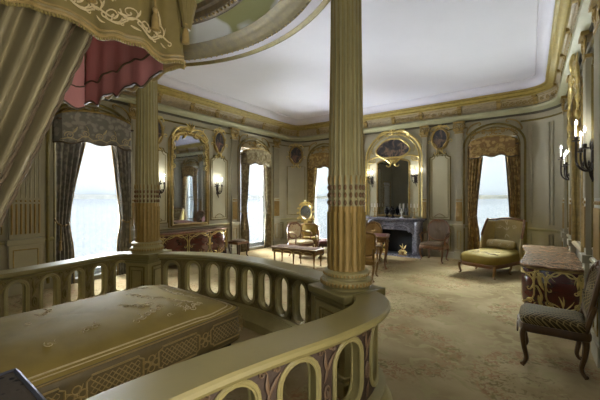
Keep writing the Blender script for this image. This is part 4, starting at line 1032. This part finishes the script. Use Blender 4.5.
chair('side_chair', 'gilt chair with rounded tan back on far side of the writing table', (-3.3, 7.7), R(14), 'fab_tan', 'giltwood', .54, .5, .43, .95, 'oval')
chair('armchair', 'walnut armchair with cream floral back behind the long low bench', (-5.1, 7.08), R(78), 'fab_cream', 'wood', .56, .52, .40, .88, 'cart', True, 'armchair')
chair('side_chair', 'gold velvet chair with its back turned, drawn up to the dressing table', (-5.3, 7.86), R(205), 'fab_gold', 'giltwood', .48, .46, .42, .86, 'square')
chair('side_chair', 'dark red upholstered chair between the long bench and the writing table', (-4.4, 7.42), R(-70), 'fab_red', 'darkwood', .52, .5, .42, .94, 'cart')
# stool by the second window
t = thing('stool', 'small dark cabriole stool beside the right end of the commode', 'stool', (-6.42, 6.02, .008), R(90))
for sx in (-1, 1):
    for sy in (-1, 1): mb = MB(); cab(mb, sx*.17, sy*.15, .4, sx*.8, sy*.8); mb.build('leg', 'darkwood', t)
MB().box((0,0,.39), (.42,.38,.07)).build('seat_frame', 'wood', t, bevel=.015)
MB().ell((0,0,.435), (.2,.18,.05), 20, 8).build('seat', 'fab_brown', t)

# long low bench
t = thing('bench', 'long low gilt bench with brown inset top behind the middle balustrade', 'bench', (-4.5, 6.1, .008), R(4))
MB().span((-.6, -.2, .29), (.6, .2, .39)).build('apron', 'giltwood', t, bevel=.012)
MB().span((-.64, -.23, .39), (.64, .23, .42)).build('top_frame', 'giltwood', t, bevel=.012)
MB().span((-.57, -.165, .419), (.57, .165, .427)).build('top_inset', 'leather', t)
for sx in (-1, 0, 1):
    for sy in (-1, 1): MB().lathe([(.014,0),(.02,.02),(.013,.05),(.022,.2),(.028,.3),(.034,.32),(.034,.38)], (sx*.55, sy*.16, 0), 12).build('leg', 'giltwood', t)
mb = MB()
for sy in (-1, 1):
    P = lambda a, b_, sy=sy: (a, sy*.205, b_)
    for c in (-.42, -.14, .14, .42): cscroll(mb, P, (c-.1, .34), (c+.1, .34), .02, .007)
mb.build('gilt_mount', 'bright', t)

def table(name, label, loc, rz, w, d, h, wood, topm, mounts=True):
    t = thing(name, label, 'table', (loc[0], loc[1], .008), rz)
    tp = [(p.x, p.y) for p in spline([(-w/2,-d/2,0),(-w/4,-d/2-.01,0),(0,-d/2-.04,0),(w/4,-d/2-.01,0),(w/2,-d/2,0),(w/2+.02,0,0),(w/2,d/2,0),(w/4,d/2+.01,0),(0,d/2+.03,0),(-w/4,d/2+.01,0),(-w/2,d/2,0),(-w/2-.02,0,0)], 4, True)]
    MB().slab(tp, h-.03, h-.002).build('tabletop', wood, t, bevel=.008)
    MB().slab([(a*.9, b_*.86) for a, b_ in tp], h-.003, h+.001).build('top_inset', topm, t)
    MB().slab([(a*.93, b_*.9) for a, b_ in tp], h-.14, h-.03).build('apron', wood, t, bevel=.01)
    for sx in (-1, 1):
        for sy in (-1, 1): mb = MB(); cab(mb, sx*(w/2-.05), sy*(d/2-.06), h-.05, sx, sy, 1.15); mb.build('leg', wood, t)
    mb = MB()
    mb.tube([(a*1.005, b_*1.005, h-.016) for a, b_ in tp], .008, 6, True)
    for sy in (-1, 1):
        P = lambda a, b_, sy=sy: (a, sy*(d/2*.92+.02), b_)
        for c in (-w*.28, 0, w*.28): cscroll(mb, P, (c-.1, h-.085), (c+.1, h-.085), .03, .007)
        for sx in (-1, 1): leaf(mb, lambda a, b_, sy=sy, sx=sx: (sx*(w/2-.02)+a, sy*(d/2-.02), b_), (0, h-.05), .16, R(-90), .3)
    mb.build('gilt_mount', 'gold', t); return t
table('writing_table', 'walnut writing table with gilt mounts and red leather top behind the large column', (-3.3, 7.0), R(18), 1.3, .68, .73, 'wood', 'fab_red')
table('dressing_table', 'small walnut dressing table in the far left corner before the window', (-5.86, 8.42), R(30), .86, .46, .7, 'wood', 'leather')
# vanity mirror on it
t = thing('dressing_mirror', 'oval dressing mirror in a gilt openwork frame on the dressing table', 'mirror', (-5.9, 8.46, .71), R(30)); t.scale = (1.25,1.25,1.25)
MB().grid(lambda u, v: (.145*v*cos(2*PI*u), -.02, .34+.19*v*sin(2*PI*u)), 32, 3, True).build('mirror_pane', mat('bright_mirror', (206,214,222), .08, .9, var=.05), t)
mb = MB(); mb.tube([(.15*cos(a*PI/18), -.02, .34+.195*sin(a*PI/18)) for a in range(36)], .018, 8, True); P = XZ(-.02)
for a in range(12):
    an = 2*PI*a/12; leaf(mb, P, (.16*cos(an), .34+.2*sin(an)), .09, an+.4, .35); scroll(mb, P, (.2*cos(an), .34+.24*sin(an)), .03, an, 1.2, 1, .008)
crest(mb, P, (0, .54), .3, .12, .01); mb.build('mirror_frame', 'bright', t)
mb = MB().lathe([(.12,0),(.12,.015),(.05,.03),(.03,.08),(.05,.11),(.02,.15)], n=16)
for sg in (-1, 1): cscroll(mb, P, (sg*.03, .06), (sg*.17, .2), sg*.04, .012)
mb.build('stand', 'bright', t)
def jar(label, x, y, m='porcelain', s_=1):
    o = MB().lathe([(.03,0),(.035,.02),(.036,.07),(.02,.1),(.012,.12),(.02,.13),(.012,.15)], n=14).build('scent_bottle', m, None, (x, y, .71)); o.scale = (s_,)*3; tag(o, label, 'bottle', 'bottles on the dressing table')
jar('white porcelain bottle at the right end of the dressing table', -5.62, 8.5, s_=1.2); jar('gilt bottle at the left end of the dressing table', -6.1, 8.22, 'gold')

# chaise longue
t = thing('chaise_longue', 'green gold silk chaise longue with winged back before the right-hand window', 'chaise longue', (-.66, 7.98, .008), R(-21))
w, L = .8, 1.5
def seatsec(u, v): # long cushion
    a = 2*PI*u; x = w/2*math.copysign(abs(cos(a))**.4, cos(a)); y = -.02+L/2*.94*math.copysign(abs(sin(a))**(.35 if sin(a) > 0 else .55), sin(a))
    return (x, y)
rs = [[(lambda p: (p[0]*f, p[1]*f, z))(seatsec(i/60, 0)) for i in range(60)] for f, z in ((.97,.26),(1.0,.28),(1.02,.34),(1.0,.40),(.95,.43),(.8,.455),(.5,.47),(.1,.475))]
MB().rings(rs).build('seat', 'chaise', t)
rs = [[(lambda p: (p[0]*f, p[1]*f, z))(seatsec(i/60, 0)) for i in range(60)] for f, z in ((.96,.19),(1.0,.20),(1.01,.25),(.99,.27))]
MB().rings(rs).build('seat_frame', 'wood', t)
for sx in (-1, 1):
    for y in (-L/2+.1, 0, L/2-.1): mb = MB(); cab(mb, sx*(w/2-.06), y, .23, sx*.8, -.6 if y < 0 else .6, 1.1); mb.build('leg', 'giltwood', t)
def backp(o): # curved tub back
    def fn(u, v):
        a = PI*(u-.5)*1.0; wing = abs(2*u-1)
        x = (w/2+.02)*math.copysign(min(1, abs(sin(a))**.75), a); y = L/2-.02-.42*max(0, wing-.45)/.55+.10*v+o*(-.05*(1-wing**2)) 
        h = .42+.62*(1-.12*max(0, wing-.7)/.3)-(.32*max(0, wing-.72)/.28)+.02*cos(wing*PI*2)
        return (x*(1-.04*o), y-.05*o, .30+(h-.30+.04)*v)
    return fn
MB().grid(backp(0), 40, 12).build('outer_back', 'chaise', t, solid=.05)
MB().grid(backp(1), 40, 12).build('inner_back', 'chaise_back', t, solid=.05)
mb = MB(); mb.tube([(lambda p: (p[0], p[1]-.02, p[2]+.03))(backp(.5)(i/40, 1)) for i in range(41)], .024, 8); mb.build('back_rail', 'wood', t)
mb = MB(); P = lambda a, b_: (a, L/2-.17+.10*((b_-.3)/.9), b_)
for c, an in (((0,.86),90), ((0,.86),50), ((0,.86),130), ((0,.98),75), ((0,.98),105), ((.12,.9),20), ((-.12,.9),160), ((0,.78),-60), ((0,.78),-120)): leaf(mb, P, c, .1, R(an), .25); 
for sg in (-1, 1): scroll(mb, P, (sg*.14, .95), .04, 0, 1.2, sg, .006)
mb.build('back_embroidery', 'thread', t); mb = MB()
TPc = lambda a, b_: (a, b_, .475-.05*max(abs(a)/.4, abs(b_)/.75)**2+.006)
for c, an in (((-.2,-.5),20), ((-.1,-.46),60), ((0,-.44),20), ((.1,-.46),-30), ((.22,-.5),10), ((.0,-.55),200), ((-.15,-.3),90), ((.2,-.25),60)):
    leaf(mb, TPc, c, .12, R(an), .25); scroll(mb, TPc, c, .05, R(an), 1.1, 1, .005)
mb.build('embroidery', 'thread', t)
t = thing('lumbar_pillow', 'pale gold rolled pillow lying across the chaise longue seat', 'pillow', (-.52, 8.33, .47), R(-21))
MB().rings([[(x, .09*s_*cos(2*PI*j/16), .105+.1*s_*sin(2*PI*j/16)) for j in range(16)] for x, s_ in ((-.3,.35),(-.28,.75),(-.22,.95),(0,1),(.22,.95),(.28,.75),(.3,.35))]).build('pillow_body', 'chaise_back', t)
mb = MB(); P = lambda a, b_: (a, -.088, b_)
for c in (-.18, 0, .18): mb = MB(); leaf(mb, P, (c, .1), .08, R(40), .25); scroll(mb, P, (c, .1), .04, 0, 1.2, 1, .005); mb.build('embroidered_sprig', 'thread', t)

# ------------------------------------------------------------------ case furniture
def case(name, label, cat, wall_, s, w, d, h, ctrl, body, topm, mount, leg_h=.16, panels=3, endframe=True):
    loc, rz = at(wall_, s, .008, .03); t = thing(name, label, cat, loc, rz)
    raw = [(p.x, p.y) for p in spline([(a, b_, 0) for a, b_ in ctrl], 10)]; pa = Path(raw)
    bul = lambda z: 1+.045*sin(PI*min(1, max(0, (z-leg_h)/(h-leg_h)))**.8)-.03*(1-min(1, max(0, (z-leg_h)/(h-leg_h))))
    N = 90
    def SF(a, z, off=0): # a metres along outline
        p, tg, n_ = pa.at(a); b_ = bul(z); return (p.x*b_-n_.x*off, p.y*b_-n_.y*off, z)
    # outward is -n (right-hand of travel is inside here)
    test = pa.at(pa.L/2)[2]
    sgn = 1 if test.y > 0 else -1
    def SF(a, z, off=0):
        p, tg, n_ = pa.at(a); b_ = bul(z); return (p.x*b_-sgn*n_.x*off, min(0, p.y*b_-sgn*n_.y*off), z)
    zs = [leg_h+(h-.035-leg_h)*i/10 for i in range(11)]
    def apron(a, z):  # scalloped bottom edge
        f = (z-leg_h)/(h-leg_h); dip = .05*sin(a/pa.L*PI*6)**2*(1-f)**2; return z+dip
    rs = []
    for z in zs: rs.append([SF(pa.L*i/N, apron(pa.L*i/N, z)) for i in range(N+1)])
    MB().rings(rs).build('body', body, t, ang=50)
    tp = [(lambda q: (q[0], q[1]))(SF(pa.L*i/N, h-.05, .035)) for i in range(N+1)]
    MB().slab(tp, h-.038, h-.008).build('marble_top', topm, t, bevel=.01)
    MB().tube([SF(pa.L*i/N, h-.055, .008) for i in range(N+1)], .014, 6).build('top_moulding', 'gold', t)
    # corner legs
    cs = [i for i in (.02, .5)]
    corners = [0.03*pa.L, None, None, .97*pa.L]
    # find the two front corners: farthest |x| with y < -.8 d
    fr_ = [i for i in range(N+1) if raw and pa.at(pa.L*i/N)[0].y < -.62*d]
    for a in (pa.L*.015, pa.L*fr_[0]/N+.03, pa.L*fr_[-1]/N-.03, pa.L*.985):
        mb = MB(); p = pa.at(a); ox, oy = -sgn*p[2].x, -sgn*p[2].y; q = SF(a, leg_h+.1, -.03)
        pts = spline([(q[0], q[1]-.02, leg_h+.16), (q[0]+ox*.03, q[1]-.02+oy*.03, leg_h+.02), (q[0]+ox*.005, q[1]-.02+oy*.005, leg_h*.45), (q[0]+ox*.03, q[1]-.02+oy*.03, .01)], 6)
        k_ = len(pts); mb.tube(pts, [.045-.025*i/(k_-1) for i in range(k_)], 8); mb.build('leg', body, t)
        mb = MB(); P = lambda u, v, a=a: SF(a+u, v, .012)
        leaf(mb, P, (0, h-.1), .22, R(-90), .22); leaf(mb, P, (-.03, h-.1), .16, R(-110), .2); leaf(mb, P, (.03, h-.1), .16, R(-70), .2); scroll(mb, P, (0, h-.13), .05, R(90), 1.4, 1, .014)
        cscroll(mb, P, (0, h-.3), (0, leg_h+.1), .03, .012); leaf(mb, P, (0, leg_h+.22), .2, R(-90), .2); mb.build('corner_mount', mount, t)
    # framed panels on the front and ends
    a0, a1 = pa.L*fr_[0]/N, pa.L*fr_[-1]/N
    spans = [(a0+.06+(a1-a0-.12)*i/panels, a0+.06+(a1-a0-.12)*(i+1)/panels) for i in range(panels)]
    if endframe: spans += [(.05, a0-.02), (a1+.02, pa.L-.05)]
    for b0, b1 in spans:
        c = (b0+b1)/2; hw = (b1-b0)/2-.03; z0, z1 = leg_h+.08, h-.09; mb = MB(); P = lambda u, v: SF(u, v, .008)
        zc = (z0+z1)/2; hh = (z1-z0)/2
        if hw < .05: continue
        pts = [P(c+hw*math.copysign(abs(cos(x))**.5, cos(x))*(1+.05*cos(4*x)), zc+hh*math.copysign(abs(sin(x))**.5, sin(x))*(1+.06*cos(4*x))) for x in [2*PI*j/48 for j in range(48)]]
        mb.tube(pts, .010, 6, True)
        for sx in (-1, 1):
            cscroll(mb, P, (c+sx*hw*.2, z1+.0), (c+sx*hw*.95, z1-.02), -sx*.03, .008); cscroll(mb, P, (c+sx*hw, z1-.05), (c+sx*hw*.96, zc), sx*.02, .008)
            scroll(mb, P, (c+sx*hw*.9, z0+.05), .04, 0, 1.3, sx, .01); leaf(mb, P, (c+sx*.03, z0+.01), .13, R(90-sx*48), .11); leaf(mb, P, (c+sx*.05, z0), .13, R(90-sx*75), .11); leaf(mb, P, (c+sx*hw*.8, z1-.04), .08, R(-90-sx*25), .11)
        leaf(mb, P, (c, z0), .16, R(90), .12); leaf(mb, P, (c, z0+.02), .14, R(75), .12)
        mb.build('gilt_panel_mount', mount, t)
    return t
cw = 2.1
case('commode', 'serpentine red marquetry commode with gilt mounts below the left-wall mirror', 'commode', 'L', 4.72, cw, .56, .82,
     [(-cw/2, 0), (-cw/2+.02, -.16), (-cw/2+.14, -.36), (-cw*.32, -.46), (-cw*.18, -.47), (0, -.54), (cw*.18, -.47), (cw*.32, -.46), (cw/2-.14, -.36), (cw/2-.02, -.16), (cw/2, 0)], 'mahog', 'redtop', 'bright', .14, 3, False)
dw = 2.15
case('desk', 'large mahogany desk with tan marble top and gilt mounts along the right wall', 'desk', 'R', 6.22, dw, .66, .73,
     [(-dw/2, 0), (-dw/2, -.2), (-dw/2+.01, -.48), (-dw/2+.06, -.61), (-dw/2+.16, -.65), (-dw*.3, -.63), (-dw*.15, -.61), (0, -.59), (dw*.15, -.61), (dw*.3, -.63), (dw/2-.16, -.65), (dw/2-.06, -.61), (dw/2-.01, -.48), (dw/2, -.2), (dw/2, 0)], 'mahog', 'mtop', 'bright', .12, 3, True)

# ------------------------------------------------------------------ light
def area(name, loc, rot, sx, sy, e, col):
    ld = bpy.data.lights.new(name, 'AREA'); ld.shape = 'RECTANGLE'; ld.size = sx; ld.size_y = sy; ld.energy = e; ld.color = col
    o = bpy.data.objects.new(name, ld); C.objects.link(o); o.location = loc; o.rotation_euler = rot; return o
# daylight: a patch of bright sky above and outside every window, shining down through it
# and an unseen fill panel below every sill, added to brighten the ceiling
for (w, s_, ww), e, g, col in zip(WIN+FILL_WIN, (2900, 3200, 2300, 1900, 6, 120), (1900, 2100, 1350, 1250, 35, 350), ((.86,.93,1), (.88,.94,1), (.92,1,.96), (.90,1,.95), (1,.92,.76), (1,.92,.77))):  # last two entries: warm fill through the added unseen windows
    n_ = {'L': (-1,0), 'B': (0,1), 'N': (0,-1), 'R': (1,0)}[w]; base = {'L': (XL, s_), 'B': (s_, YB), 'N': (s_, YN), 'R': (XR, s_)}[w]
    for nm, d, z, tz, en in (('sky_daylight', 2.4, 4.1, 1.6, e), ('ceiling_fill', 4.0, -1.7, 2.2, g*2.2)):
        p = Vector((base[0]+n_[0]*d, base[1]+n_[1]*d, z)); tgt = Vector((base[0]-n_[0]*.5, base[1]-n_[1]*.5, tz))
        area(nm, p, (tgt-p).to_track_quat('-Z', 'Y').to_euler(), 7.0 if z < 0 else 3.2, 5.5 if z < 0 else 2.2, en, col)
wd = bpy.data.worlds.new('sky'); sc.world = wd; wd.use_nodes = True
bg = wd.node_tree.nodes['Background']; bg.inputs[0].default_value = (.75,.88,1,1); bg.inputs[1].default_value = .38

cam = bpy.data.cameras.new('camera'); co = bpy.data.objects.new('camera', cam); C.objects.link(co)
co.location = (0,0,1.6); co.rotation_euler = (R(90), 0, R(35.9)); cam.sensor_width = 36; cam.lens = 318/600*36; cam.shift_y = -2/600; cam.clip_start = .02
sc.camera = co
vs = sc.view_settings; vs.view_transform = 'Standard'; vs.look = 'None'; vs.gamma = 1; vs.use_curve_mapping = False; vs.exposure = 1.45
sc.cycles.use_denoising = True; sc.cycles.max_bounces = 10; sc.cycles.diffuse_bounces = 6; sc.cycles.glossy_bounces = 4; sc.cycles.transparent_max_bounces = 12; sc.cycles.sample_clamp_indirect = 6
